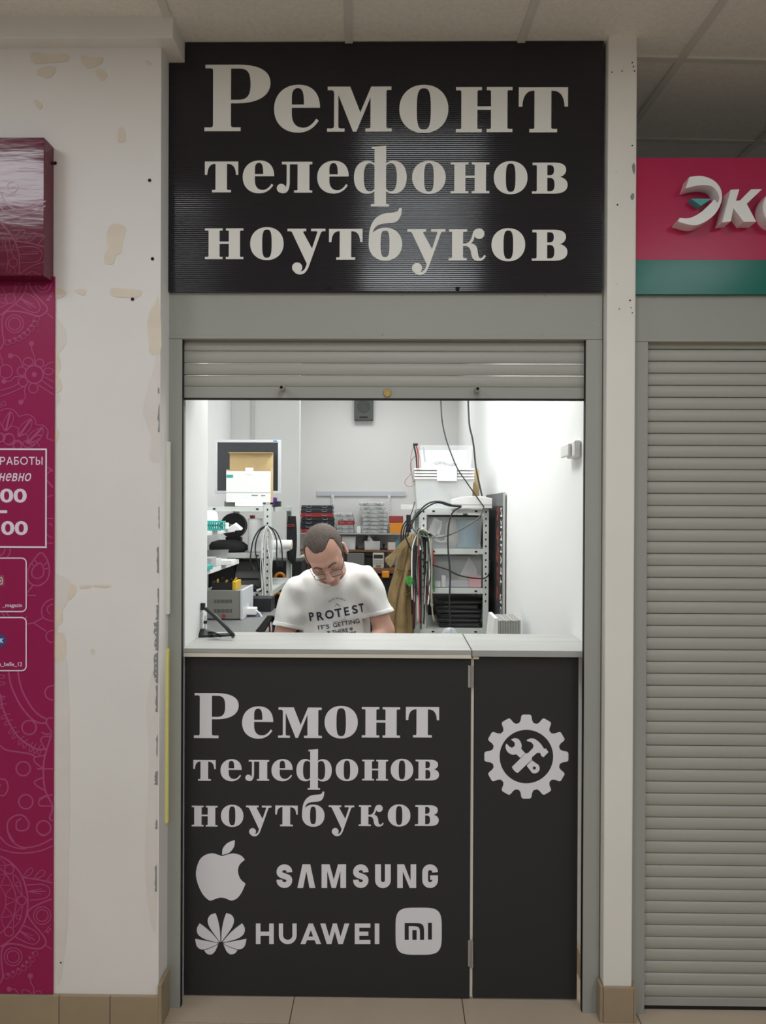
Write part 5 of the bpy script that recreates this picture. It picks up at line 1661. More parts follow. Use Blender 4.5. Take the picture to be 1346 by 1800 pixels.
# wall speaker
a = at(622.5, 705, YB - .1)
b = at(655.5, 738, YB - .1)
e = empty('wall_speaker', ((a.x + b.x) / 2, YB - .05, b.z))
T(e, 'square dark grey speaker high on the back wall', 'speaker')
zt = b.z + (b.x - a.x) * 1.25
MB().box(a.x, b.x, YB - .1, YB - .001, b.z, zt).build('cabinet', mat('speaker_grey', (.085, .09, .085), .7), e, bevel=.003)
cx = (a.x + b.x) / 2
MB().lathe([(.062, -.001), (.058, -.006), (.03, -.003), (.012, -.005)], (cx, YB - .1, b.z + .13), 28, 'Y').build('cone', mat('speaker_cone', (.07, .075, .07), .8), e)
MB().box(cx - .04, cx + .04, YB - .102, YB - .1, b.z + .02, b.z + .032).build('port', M_dark, e)
# conduit
T(MB().pbox(441.5, 660, 446.5, 780, YPT - .02, .019).build('cable_duct', mat('grey_duct', (.55, .57, .56), .5)), 'vertical grey cable duct on the wall above the monitor', 'duct')

# ------------------------------------------------------------------ left rack contents
# monitor
YM = YR + .28
e = empty('monitor', (at(435, 860, YM).x, YM, zL[0]))
T(e, 'silver framed flat monitor switched off, standing on the left rack', 'monitor')
p0, p1 = at(378, 773, YM), at(493, 868, YM)
q0, q1 = at(382, 777.5, YM), at(488, 863, YM)
M_ = MB()
for r_ in ((p0.x, p1.x, q0.z, p0.z), (p0.x, p1.x, p1.z, q1.z), (p0.x, q0.x, q1.z, q0.z), (q1.x, p1.x, q1.z, q0.z)):
    M_.box(r_[0], r_[1], YM, YM + .03, r_[2], r_[3])
M_.build('bezel', M_silver, e, bevel=.0015)
MB().box(q0.x, q1.x, YM + .004, YM + .028, q1.z, q0.z).build('screen', M_screen, e)
MB().box(p0.x + .02, p1.x - .02, YM + .03, YM + .06, p1.z + .02, p0.z - .02).build('back_shell', M_silver, e, bevel=.004)
cx = (p0.x + p1.x) / 2
MB().box(cx - .03, cx + .03, YM + .03, YM + .07, zL[0] + .012, p1.z + .1).build('stand_neck', M_silver, e)
MB().box(cx - .1, cx + .1, YM - .06, YM + .1, zL[0] + .0005, zL[0] + .012).build('stand_foot', M_silver, e, bevel=.003)
MB().pbox(480, 774.3, 487, 776.6, YM - .0006, .0006).build('badge', mat('blue_badge', (.05, .2, .6), .4), e)
# open white carton
YX = YR + .03
e = empty('open_carton', (at(436, 883, YX).x, YX + .05, zL[0]))
T(e, 'open white carton with brown inside standing in front of the monitor', 'box')
a, b = at(397.5, 850, YX).x, at(475.5, 850, YX).x
z0 = at(436, 883, YX).z
z1 = at(436, 828, YX).z
t = .003
zb2 = at(436, 797, YX + .1).z
MB().box(a, b, YX, YX + t, z0, z1).build('front_wall', M_paper, e)
MB().box(a, b, YX + .1, YX + .1 + t, z0, zb2).build('back_wall', M_card, e)
MB().box(a, a + t, YX + t, YX + .1, z0, z1 + .01).build('side_wall', M_card, e)
MB().box(b - t, b, YX + t, YX + .1, z0, z1 + .02).build('side_wall', M_card, e)
MB().box(a + t, b - t, YX + t, YX + .1, z0, z0 + t).build('bottom', M_card, e)
MB().box(a, b, YX + .06, YX + .1, zb2, zb2 + .004).build('top_flap', M_card, e)
MB().pbox(431, 822, 445, 834, YX - .0015, .0012).build('tuck_tab', M_paper, e)
MB().pbox(398, 834.5, 409.5, 839.8, YX - .0008, .0006).build('teal_label', mat('teal_label', (.02, .34, .26), .6), e)
mb = MB()
mb.pbox(397.7, 865.5, 475.3, 866.2, YX - .0006, .0005)
mb.pbox(442, 870, 453, 871.6, YX - .0006, .0005).pbox(459, 870.3, 466, 871.8, YX - .0006, .0005)
mb.build('fine_print', M_mgrey, e)
# things under the carton
zc = z0
MB_ = MB().pbox(413, 882.6, 461, 890, YX - .01, .12)
T(MB_.build('paper_pad', M_paper), 'white paper pad lying under the open carton', 'paper')
thing_box('grey_tin', 394, 881, 412, 890.3, YX + .02, .1, M_mgrey, 'small grey tin beside the paper pad under the carton', 'tin', zL[0] + .0005)
T(MB().obox((at(468, 886, YX + .05).x, YX + .06, zL[0] + .008), .03, .05, .006).build('folded_cloth', M_silver), 'folded grey cloth under the right edge of the carton', 'cloth')
c = at(480, 880, YR + .14)
T(MB().lathe([(.022, zL[0] + .012), (.022, zL[0] + .055), (.018, zL[0] + .06)], (c.x, YR + .16, 0), 16).build('purple_jar', mat('deep_purple', (.05, .02, .22), .4)), 'small purple jar right of the open carton', 'jar')
T(MB().lathe([(.03, zL[0] - .0), (.03, zL[0] + .011)], (c.x, YR + .16, 0), 16).obox((c.x + .035, YR + .12, zL[0] + .018), .016, .02, .017).build('black_gadget', M_blk), 'black gadget under the purple jar on the left rack', 'gadget')
# upper shelf: fan shroud, paper roll, bags
c = at(411, 925, YR + .27)
R0 = 22 / ppm(YR + .27)
e = empty('round_fan', (c.x, YR + .27, zL[1]))
T(e, 'black round fan housing on the upper shelf of the left rack', 'fan')
zc = at(411, 924, YR + .27).z
MB().lathe([(R0, -.03), (R0, .04), (R0 * .86, .04), (R0 * .82, -.028)], (c.x, YR + .27, zc), 28, 'Y').build('housing', M_blk, e)
MB().lathe([(R0 * .25, -.02), (R0 * .25, .03)], (c.x, YR + .27, zc), 16, 'Y').build('hub', M_dgrey, e)
for k_ in range(6):
    t = k_ * math.pi / 3
    MB().obox((c.x + R0 * .52 * math.cos(t), YR + .27, zc + R0 * .52 * math.sin(t)), R0 * .3, .002, R0 * .14, Matrix.Rotation(-t, 3, 'Y') @ Matrix.Rotation(R(35), 3, 'X')).build('blade', mat('grey_blade', (.12, .12, .115), .5), e)
MB().box(c.x - .05, c.x + .05, YR + .25, YR + .30, zL[1] + .0005, zc - R0 * .9).build('foot', M_blk, e)
c = at(448.5, 940, YR + .09)
rr_ = 13.5 / ppm(YR + .09)
zt = at(448, 912, YR + .09).z
mb = MB()
pr = []
nseg = 12
for i in range(nseg + 1):
    z_ = zL[1] + .0005 + (zt - zL[1]) * i / nseg
    pr += [(rr_ * (1 - .02 * (i % 2)), z_)]
T(mb.lathe([(rr_ * .9, zL[1] + .0005)] + pr + [(rr_ * .7, zt + .002)], (c.x, YR + .1, 0), 22).build('foam_roll', mat('white_foam_wrap', (.78, .79, .78), .6, bump=.3, bscale=30), smooth=True), 'upright white wrapped roll on the upper shelf of the left rack', 'roll')
thing_box('red_tin', 439, 906, 446, 913, YR + .35, .05, M_red, 'small red tin behind the white wrapped roll', 'tin')
bg = []
for ri, (y, s_) in enumerate(((971.5, .8), (966, 1), (959, .97), (953, .8), (949.5, .45))):
    for k_ in range(20):
        t = 2 * math.pi * k_ / 20
        p = at(398 + 35 * s_ * math.cos(t) * (1 + .06 * math.sin(3 * t + ri)), y, YR + .06)
        bg.append(Vector((p.x, YR + .1 + .07 * s_ * math.sin(t) * (1 + .1 * math.sin(4 * t)), max(p.z, zL[1] + .001) if ri else zL[1] + .001)))
fs = [(i * 20 + k_, i * 20 + (k_ + 1) % 20, (i + 1) * 20 + (k_ + 1) % 20, (i + 1) * 20 + k_) for i in range(4) for k_ in range(20)] + [tuple(range(20)), tuple(80 + k_ for k_ in range(20))]
T(MB().add(bg, fs).build('black_bag', mat('black_cloth', (.014, .014, .015), .9, bump=.5, bscale=30), smooth=True), 'slumped black bag lying on the upper shelf of the left rack', 'bag')
# horizontal roll on the right side of the rack
p0, p1 = at(472, 957, YR + .42), at(513, 957, YR + .42)
e = empty('paper_roll', ((p0.x + p1.x) / 2, YR + .42, p0.z - .03))
T(e, 'white paper roll poking out sideways from the left rack', 'roll')
MB().lathe([(.031, p0.x - .1), (.031, p1.x)], (0, YR + .42, p0.z), 20, 'X').build('paper', M_paper, e)
MB().lathe([(.016, p1.x), (.016, p1.x + .004)], (0, YR + .42, p0.z), 14, 'X').build('core', M_card, e)
# second shelf: grey printer / laptops
e = empty('grey_printer', (at(438, 1036, YR + .06).x, YR + .2, zL[2]))
T(e, 'dark grey printer on the middle shelf of the left rack', 'printer')
p0, p1 = at(412, 1010, YR + .06), at(461, 1010, YR + .06)
zt = at(436, 987, YR + .06).z
pr = [(YR + .05, zL[2] + .012), (YR + .05, zL[2] + .07), (YR + .1, zt - .05), (YR + .12, zt), (YR + .42, zt), (YR + .42, zL[2] + .012)]
MB().prism(pr, lambda y, z: (p0.x, y, z), lambda y, z: (p1.x, y, z)).build('body', mat('printer_grey', (.13, .135, .13), .5), e, bevel=.006)
MB().box(p0.x + .02, p1.x - .02, YR + .044, YR + .052, zL[2] + .075, zL[2] + .083).build('slot', M_blk, e)
MB().box(p0.x + .004, p1.x - .004, YR + .03, YR + .4, zL[2] + .0005, zL[2] + .0115).build('tray', M_blk, e)
mb = MB()
for i in range(6):
    mb.tube(catmull([at(412 + 8 * i, 1039, YR + .03), at(416 + 8 * i, 1030 + 2 * (i % 2), YR + .03), at(422 + 8 * i, 1036, YR + .03), at(430 + 5 * i, 1039, YR + .03)], 5), .004, 5)
o = mb.build('cable_heap', M_blk)
T(o, 'heap of black cables in front of the dark grey printer', 'cables')
o['kind'] = 'stuff'
# wall shelves on the left
XS = at(413, 934, YR - .1).x


def left_shelf(px_end, py_end, Yend, Ynear, th, label):
    p = at(px_end, py_end, Yend)
    o = MB().box(XL + .001, p.x, Ynear, Yend, p.z, p.z + th).build('side_shelf', M_wpl, bevel=.001)
    return T(o, label, 'shelf'), p.x, p.z + th


s1, sx1, sz1 = left_shelf(413, 934.5, YR - .1, .95, .022, 'upper white shelf on the left wall holding a teal basket')
s2, sx2, sz2 = left_shelf(420, 990.5, YR - .1, .9, .025, 'lower white shelf on the left wall holding papers')
# teal basket
Yb = 1.62
a, b = at(352, 926, Yb), at(388, 926, Yb)
zt = at(372, 917.5, Yb).z
e = empty('teal_basket', ((a.x + b.x) / 2, Yb, sz1))
T(e, 'teal slotted plastic basket on the upper left shelf', 'basket')
zt = max(zt, sz1 + .05)
for zz in (sz1 + .001, (sz1 + zt) / 2 - .002, zt - .007):
    m = MB()
    walls_box(m, a.x, b.x, Yb, Yb + .12, zz, zz + .007, .003)
    m.build('rim', M_teal, e)
n = 9
for i in range(n):
    xx = a.x + (b.x - a.x) * (i + .5) / n
    for yy in (Yb, Yb + .117):
        MB().box(xx - .003, xx + .003, yy, yy + .003, sz1 + .008, zt - .007).build('slat', M_teal, e)
for i in range(3):
    for xx in (a.x, b.x - .003):
        yy = Yb + .02 + .035 * i
        MB().box(xx, xx + .003, yy, yy + .006, sz1 + .008, zt - .007).build('slat', M_teal, e)
c = at(360, 903, Yb + .2)
T(MB().lathe([(.045, -.12), (.052, -.1), (.052, .05), (.044, .065)], (c.x - .02, Yb + .28, sz1 + .053), 20, 'X').build('towel_roll', M_paper, smooth=False), 'white paper towel roll above the teal basket', 'roll')
thing_box('white_carton', 389, 919, 397, 934, 1.9, .08, M_wpl, 'small white carton right of the teal basket', 'carton', sz1 + .0005)
mb = MB()
put(mb, glyph([[[(397, 931), (412, 922), (424, 932), (405, 933)]]]), lambda x, y: at(x, y, 1.95), lambda x, y: at(x, y, 1.95) + Vector((0, .05, .01)))
T(mb.build('paper_sheet', M_paper), 'crumpled white sheet at the end of the upper left shelf', 'paper')
T(MB().tube(catmull([at(393, 919, 1.98), at(402, 922, 1.98), at(410, 924, 1.98), at(416, 932, 1.98)], 4), .003, 6).build('thin_cable', M_mgrey), 'thin grey cord over the crumpled sheet', 'cord')
for i, (x0, y0, x1, y1, Y, m, lb, ct_) in enumerate(((350, 981, 371, 1001, 1.5, mat('pale_grey_bin', (.42, .42, .42), .6), 'pale grey bin on the lower left shelf', 'bin'), (371, 983, 380, 996, 1.6, M_silver, 'silver pot on the lower left shelf', 'pot'),
                                                 (380, 985, 407, 993, 1.72, M_paper, 'pile of white papers on the lower left shelf', 'papers'), (352, 995, 364, 1003, 1.35, M_teal, 'small teal tub at the near end of the lower left shelf', 'tub'))):
    thing_box(('storage_bin', 'metal_pot', 'paper_pile', 'small_tub')[i], x0, y0, x1, y1, Y, .12, m, lb, ct_, sz2 + .0005)
mb = MB()
put(mb, glyph([[[(358, 967), (402, 966), (398, 985), (358, 988)]]]), lambda x, y: at(x, y, 2.05), lambda x, y: at(x, y, 2.05) + Vector((0, .004, 0)))
T(mb.build('grey_sheet', mat('grey_mesh_sheet', (.38, .38, .38), .7)), 'light grey sheet leaning behind the lower left shelf', 'sheet')
# grey power unit with vents on a stand, tool box on top
YV = 1.45
e = empty('power_unit', (at(400, 1090, YV).x, YV + .1, at(395, 1090, YV).z))
T(e, 'grey metal power unit with rows of vents behind the counter left end', 'power unit')
a, b = at(356, 1060, YV).x, at(422, 1060, YV).x
z1 = at(390, 1038, YV).z
z0 = at(390, 1088, YV).z
M_pu = mat('olive_grey_metal', (.23, .235, .21), .5)
MB().box(a, b, YV, YV + .28, z0, z1).build('case', M_pu, e, bevel=.002)
MB().box(b + .001, b + .014, YV - .006, YV + .286, z0 - .003, z1 + .003).build('front_plate', M_silver, e, bevel=.002)
for ry in (1057, 1074):
    for i in range(14):
        xx = at(377 + 2.3 * i, ry, YV)
        MB().box(xx.x - .0012, xx.x + .0012, YV - .0008, YV, xx.z - .009, xx.z + .009).build('vent', M_dark, e)
p = at(393.5, 1082, YV)
MB().lathe([(.009, 0), (.008, -.012)], p, 12, 'Y').build('red_knob', M_red, e)
T(MB().box(a - .2, b + .30, YV - .45, YV + .45, z0 - .034, z0 - .004).box(a - .15, a - .11, YV - .08, YV - .04, .003, z0 - .034).box(b + .04, b + .08, YV - .08, YV - .04, .003, z0 - .034)
  .box(a - .15, a - .11, YV + .36, YV + .4, .003, z0 - .034).box(b + .04, b + .08, YV + .36, YV + .4, .003, z0 - .034).build('equipment_table', M_mgrey), 'grey equipment table under the grey power unit', 'table')
YT = YV + .02
e = empty('tool_tray', (at(393, 1040, YT).x, YT + .06, z1))
T(e, 'black and yellow tool tray standing on the grey power unit', 'tray')
a2, b2 = at(372, 1028, YT).x, at(414, 1028, YT).x
zt = at(393, 1024, YT).z
walls_box(MB(), a2, b2 - .018, YT, YT + .14, z1 + .0005, zt, .004, .002).build('tray_body', M_blk, e)
MB().box(b2 - .0175, b2, YT, YT + .14, z1 + .0005, zt + .004).build('yellow_end', mat('yellow_plastic', (.62, .38, .02), .5), e, bevel=.002)
for i in range(6):
    p = at(380 + 5.5 * i, 1024, YT + .05)
    o = MB().tube([p + Vector((-.01, 0, -.02)), p + Vector((.008 * (i - 2), .0, .012 + .006 * (i % 3)))], .005, 7).build('screwdriver', MATS['yellow_plastic'] if i % 2 else M_blk)
    T(o, ('yellow' if i % 2 else 'black') + ' screwdriver sticking out of the tool tray', 'screwdriver', 'tools in the tray')
# adapter and other bits
o = thing_box('power_adapter', 427, 1069, 449, 1081, YV + .1, .06, M_wpl, 'white power adapter right of the grey power unit', 'adapter', None, .004)
cable('adapter_cable', [(449, 1073), (456, 1078), (460, 1086), (462, 1100)], YV + .12, .005, M_wpl, 'white cord curling down from the power adapter')
thing_box('black_crate', 432, 1052, 476, 1086, YV + .3, .14, M_blk, 'black crate behind the white power adapter', 'crate', z0 - .0035)
thing_box('parts_tray', 425, 1084, 455, 1105, YV + .1, .15, mat('slate_blue', (.08, .09, .15), .6), 'slate blue tray behind the counter left end', 'tray', z0 - .0035)
mb = MB()
put(mb, glyph([[[(437, 1090), (440, 1086), (450, 1100), (448, 1108), (430, 1106), (428, 1103), (441, 1102)]]]), lambda x, y: at(x, y, YV + .06), lambda x, y: at(x, y, YV + .06) + Vector((0, .01, 0)))
T(mb.build('folded_note', mat('cream_paper', (.55, .54, .46), .8)), 'folded cream note leaning behind the counter left end', 'paper')
# cords on the left rack post
BK = mat('navy_black_cord', (.015, .016, .028), .5)
for pts, m, lb in (([(467, 924), (455, 932), (445, 950), (441, 972), (440, 988), (443, 996)], BK, 'outer left black cord arching off the left rack post'),
                   ([(467, 925), (457, 934), (450, 952), (449, 972), (454, 990), (455, 998)], BK, 'inner left black cord arching off the left rack post'),
                   ([(468, 924), (479, 932), (486, 950), (486, 975), (488, 990)], BK, 'inner right black cord arching off the left rack post'),
                   ([(469, 924), (484, 933), (493, 952), (496, 975), (495, 990)], BK, 'outer right black cord arching off the left rack post')):
    cable('arched_cable', pts, YR - .02, .0042, m, lb, k=8, plug=M_blk)
for i, pts in enumerate(([(468, 924), (462, 940), (458, 990), (460, 1030), (457, 1036)], [(468, 924), (466, 950), (464, 1000), (466, 1050), (462, 1075), (464, 1082)], [(469, 925), (470, 960), (475, 990), (473, 1030), (476, 1046)],
                         [(469, 924), (478, 940), (480, 960), (477, 1000), (478, 1036), (475, 1050)], [(467, 925), (460, 960), (462, 1010), (461, 1050), (465, 1064)])):
    cable('white_cable', pts, YR - .015 - .004 * i, .0034, M_wpl, 'white cord hanging on the left rack post, ' + ('ending highest on the left', 'ending lowest', 'running just right of the holes', 'bowing out farthest right', 'ending by the red clip')[i], k=8, plug=M_wpl)
T(MB().tube([at(462, 1054, YR - .05), at(465, 1062, YR - .05)], .009, 8).build('red_clip', M_red), 'red clip hanging low on the left rack post', 'clip')
T(MB().tube([at(465, 1052, YR - .06), at(470, 1061, YR - .06)], .006, 8).build('black_clip', M_blk), 'black clip hanging beside the red clip', 'clip')
# black cable bundle rising beside the repairer
for i in range(8):
    cable('black_cable', [(442 + 2.2 * i, 1119), (455 + 1.8 * i, 1104), (466 + 1.4 * i, 1090), (473 + 1.0 * i, 1083), (479 + .6 * i, 1095), (480, 1112)], YR - 1.2 - .012 * i, .0042, M_blk, 'black cord in the bundle rising beside the repairer arm', 'black cords beside the repairer', k=6)
cable('red_lead', [(472, 1092), (474, 1105), (473, 1118)], YR - 1.22, .004, M_red, 'red lead below the black cord bundle')
# hanging dark cord bunch at the far right post
for i in range(7):
    x = 508 + 1.6 * i
    cable('dark_cable', [(x, 907), (x + (i - 3) * .5, 930), (x - 2 + i * .6, 960), (x + (i % 3), 985 + 3 * (i % 3))], YR + .95, .010, M_blk, 'dark cord in the bunch hanging on the far post of the left rack', 'dark cords on the far post', k=6)
T(MB().tube(catmull([at(505 + 12 * math.sin(t) * .5 + 6, 924 + math.cos(t) * 1.5, YR + .93) for t in [j * math.pi / 5 for j in range(11)]], 3), .003, 5).build('cord_tie', M_red), 'red tie around the dark cord bunch', 'tie')
# tools under the partition
for (x0, y0, x1, y1, Y, m, nm, lb, ct_) in ((478, 985, 530, 1120, 3.6, M_blk, 'tool_bag', 'black tool bag under the partition beside the repairer', 'bag'), (500, 984, 540, 1010, 3.9, M_blk, 'black_box', 'black box hanging under the partition edge', 'box')):
    bag_ = thing_box(nm, x0, y0, x1, y1, Y, .3, m, lb, ct_, None, .01)
    tool_bag = bag_ if nm == 'tool_bag' else tool_bag
for i, (cx, cy) in enumerate(((492, 1016), (488, 1050))):
    P_ = [at(cx + 8 * math.cos(t), cy - 8 * math.sin(t), 3.55) for t in [j * math.pi / 9 for j in range(10)]]
    P_ = [P_[0] + Vector((0, 0, -.07))] + P_ + [P_[-1] + Vector((0, 0, -.07))]
    MB().tube(P_, .012, 8).build('handle', M_orange, tool_bag, smooth=True)['label'] = ('upper', 'lower')[i] + ' orange curved handle'
# antenna-like tester on the counter's left end
Yq = .27
c = at(358, 1119, Yq)
e = empty('desk_clamp', (c.x, Yq, z_ct))
T(e, 'black clamp base with white post and spring on the counter left end', 'clamp')
MB().lathe([(.034, z_ct + .0005), (.032, z_ct + .008), (.016, z_ct + .022), (.009, z_ct + .026)], (c.x, Yq, 0), 20).build('base', M_blk, e)
p = at(361.5, 1105, Yq)
MB().tube([(c.x + .004, Yq, z_ct + .024), (c.x + .006, Yq, at(361, 1082, Yq).z)], .0045, 8).build('post', M_wpl, e)
MB().tube([(c.x + .005, Yq, at(361, 1096, Yq).z), (c.x + .0055, Yq, at(361, 1091, Yq).z)], .0065, 8).build('collar', M_blk, e)
z0, z1 = z_ct + .02, at(353, 1072, Yq).z
xsp = at(354, 1090, Yq).x
MB().tube([(xsp + .005 * math.cos(t), Yq + .005 * math.sin(t), z0 + (z1 - z0) * t / (2 * math.pi * 12)) for t in [j * math.pi / 5 for j in range(121)]], .0011, 4).build('spring', M_steel, e)
MB().box(xsp - .002, xsp + .012, Yq - .006, Yq + .006, z1, at(354, 1060, Yq).z).build('head', M_blk, e)
e2 = MB().tube([at(362, 1070, Yq + .02), at(380, 1085, Yq + .0), at(398, 1103, Yq - .02), at(411, 1119, Yq - .03)], .0075, 8)
e2 = T(e2.build('flex_arm', M_dgrey, smooth=True), 'thick black arm slanting down to the counter left end', 'arm')
coil = MB()
n = 180
coil.tube([at(366 + 46 * i / n, 1119.5 - 2.2 * i / n, .2) + Vector((0, .006 * math.sin(i * .9), .004 + .006 * math.cos(i * .9))) for i in range(n)], .0013, 4)
T(coil.build('coiled_cable', M_blk), 'thin coiled black cable lying along the back edge of the counter', 'cable')
T(MB().tube(catmull([at(362, 1114, .27), at(372, 1112, .25), at(382, 1115, .22), at(388, 1119, .2)], 5), .006, 8, .003).build('probe_pen', M_blk, smooth=True), 'black probe pen lying beside the clamp base', 'probe')
# small clear lens at the counter seam
c = at(792, 1120, .4)
T(MB().lathe([(.035, z_ct - .06), (.035, z_ct - .02), (.02, z_ct + .004), (.005, z_ct + .008)], (c.x, .45, 0), 18).build('glass_dome', mat('clear_glass', (.7, .75, .8), .1, alpha=.4), smooth=True), 'clear dome peeking over the counter edge below the rack', 'dome')
# work desk behind the counter
wdk = empty('work_desk', (-.2, .55, 0))
T(wdk, 'white work desk hidden behind the counter in front of the repairer', 'desk')
MB().box(-1.2, .2, .38, .62, .80, .83).build('desk_top', M_top, wdk)
for xx in (-1.15, .14):
    MB().box(xx, xx + .04, .4, .6, .003, .80).build('leg', M_rack, wdk)
T(MB().lathe([(.03, .831), (.03, .9), (.024, .905), (.005, z_ct - .07)], (at(792, 1120, .4).x, .45, 0), 14).build('dome_stand', M_blk), 'black stand under the clear dome on the work desk', 'stand')

# ------------------------------------------------------------------ the repairer (signed-distance surface)
def surface_nets(Fv, org, h):
    s_ = Fv < 0
    nx, ny, nz = Fv.shape
    cnt = np.zeros((nx - 1, ny - 1, nz - 1), np.int8)
    for i in (0, 1):
        for j in (0, 1):
            for k in (0, 1):
                cnt += s_[i:nx - 1 + i, j:ny - 1 + j, k:nz - 1 + k]
    act = (cnt > 0) & (cnt < 8)
    idx = -np.ones(act.shape, np.int64)
    cells = np.argwhere(act)
    idx[act] = np.arange(len(cells))
    acc = np.zeros((len(cells), 3))
    num = np.zeros(len(cells))
    c = cells
    offs = [(i, j, k) for i in (0, 1) for j in (0, 1) for k in (0, 1)]
    for a in range(3):
        for o in offs:
            if o[a]:
                continue
            o2 = list(o)
            o2[a] = 1
            f0 = Fv[c[:, 0] + o[0], c[:, 1] + o[1], c[:, 2] + o[2]]
            f1 = Fv[c[:, 0] + o2[0], c[:, 1] + o2[1], c[:, 2] + o2[2]]
            m = (f0 < 0) != (f1 < 0)
            t = np.where(m, f0 / np.where(m, f0 - f1, 1), 0)
            p = np.tile(np.array(o, float), (len(c), 1))
            p[:, a] = t
            acc += p * m[:, None]
            num += m
    V = (c + acc / num[:, None]) * h + np.array(org)
    faces = []
    for a in range(3):
        b, d = (a + 1) % 3, (a + 2) % 3
        sl0 = [slice(None)] * 3
        sl1 = [slice(None)] * 3
        sl0[a] = slice(0, -1)
        sl1[a] = slice(1, None)
        e = s_[tuple(sl0)] != s_[tuple(sl1)]
        w_ = np.argwhere(e)
        ok = (w_[:, b] > 0) & (w_[:, d] > 0) & (w_[:, b] < Fv.shape[b] - 1) & (w_[:, d] < Fv.shape[d] - 1)
        w_ = w_[ok]
        q = []
        for (ob, od) in ((1, 1), (0, 1), (0, 0), (1, 0)):
            z_ = w_.copy()
            z_[:, b] -= ob
            z_[:, d] -= od
            q.append(idx[z_[:, 0], z_[:, 1], z_[:, 2]])
        q = np.stack(q, 1)
        flip = ~s_[w_[:, 0], w_[:, 1], w_[:, 2]]
        q[flip] = q[flip][:, ::-1]
        faces.append(q)
    return V, np.concatenate(faces)


class SDF:
    def __init__(s, lo, hi, h):
        s.lo, s.h = np.array(lo, float), h
        n = np.ceil((np.array(hi) - s.lo) / h).astype(int) + 1
        s.ax = [s.lo[i] + np.arange(n[i]) * h for i in range(3)]
        s.F = np.full(n, .25, np.float32)

    def sub(s, lo, hi):
        sl = []
        for i in range(3):
            a = int(np.clip(np.floor((lo[i] - s.lo[i]) / s.h), 0, len(s.ax[i]) - 1))
            b = int(np.clip(np.ceil((hi[i] - s.lo[i]) / s.h) + 1, a + 1, len(s.ax[i])))
            sl.append(slice(a, b))
        g = np.meshgrid(*[s.ax[i][sl[i]] for i in range(3)], indexing='ij')
        return tuple(sl), g

    def comb(s, sl, d, k, mode):
        f = s.F[sl]
        if mode == 'add':
            hh = np.clip(.5 + .5 * (f - d) / k, 0, 1)
            s.F[sl] = f * (1 - hh) + d * hh - k * hh * (1 - hh)
        else:
            d = -d
            hh = np.clip(.5 - .5 * (f - d) / k, 0, 1)
            s.F[sl] = f * (1 - hh) + d * hh + k * hh * (1 - hh)

    def ell(s, c, r_, M=None, k=.012, mode='add'):
        c = np.array(c, float)
        mx = max(r_) + .06 + k
        sl, g = s.sub(c - mx, c + mx)
        p = [g[i] - c[i] for i in range(3)]
        if M is not None:
            A_ = np.array(M.transposed() if not isinstance(M, np.ndarray) else M.T)
            p = [A_[i][0] * p[0] + A_[i][1] * p[1] + A_[i][2] * p[2] for i in range(3)]
        q = np.sqrt((p[0] / r_[0]) ** 2 + (p[1] / r_[1]) ** 2 + (p[2] / r_[2]) ** 2)
        q2 = np.sqrt((p[0] / r_[0] ** 2) ** 2 + (p[1] / r_[1] ** 2) ** 2 + (p[2] / r_[2] ** 2) ** 2) + 1e-6
        s.comb(sl, q * (q - 1) / q2, k, mode)

    def cap(s, a, b, ra, rb, k=.012, mode='add'):
        a, b = np.array(a, float), np.array(b, float)
        mx = max(ra, rb) + .06 + k
        sl, g = s.sub(np.minimum(a, b) - mx, np.maximum(a, b) + mx)
        ba = b - a
        L = ba.dot(ba)
        t = np.clip(sum((g[i] - a[i]) * ba[i] for i in range(3)) / L, 0, 1)
        d = np.sqrt(sum((g[i] - a[i] - ba[i] * t) ** 2 for i in range(3))) - (ra + (rb - ra) * t)
        s.comb(sl, d, k, mode)

    def half(s, p, n, mode='cut'):
        """remove the side that n points to"""
        g = np.meshgrid(*s.ax, indexing='ij', sparse=True)
        d = sum((g[i] - p[i]) * n[i] for i in range(3))
        s.F = np.maximum(s.F, d.astype(np.float32))

    def mesh(s, name, m, parent, origin):
        V, Q = surface_nets(s.F, s.lo, s.h)
        me = bpy.data.meshes.new(name)
        me.from_pydata((V - np.array(origin)).tolist(), [], Q.tolist())
        me.materials.append(m)
        me.polygons.foreach_set('use_smooth', [True] * len(me.polygons))
        o = bpy.data.objects.new(name, me)
        COL.objects.link(o)
        o.parent = parent
        o.location = Vector(origin) - wloc(parent)
        md = o.modifiers.new('soften', 'SMOOTH')
        md.factor = .5
        md.iterations = 2
        return o, V, Q


HC = at(571, 971, .62)                            # centre of the skull
HM = (Matrix.Rotation(R(-5), 3, 'Z') @ Matrix.Rotation(R(-15), 3, 'Y') @ Matrix.Rotation(R(43), 3, 'X'))
HS = .93


def hp(x, y, z):
    return HC + HM @ (Vector((x, y, z)) * HS)


def add_head(S_, grow=0.):
    E_h = lambda c, r_, k=.014, mode='add', M2=None: S_.ell(hp(*c), [v * HS + grow for v in r_], HM if M2 is None else HM @ M2, k, mode)
    C_h = lambda a, b, ra, rb, k=.01, mode='add': S_.cap(hp(*a), hp(*b), ra * HS + grow, rb * HS + grow, k, mode)
    E_h((0, .018, .030), (.0785, .097, .079), .02)
    E_h((0, -.028, -.002), (.066, .064, .078), .03)
    E_h((0, -.040, -.066), (.053, .052, .056), .025)
    E_h((0, -.074, -.108), (.024, .02, .018), .02)
    return E_h, C_h


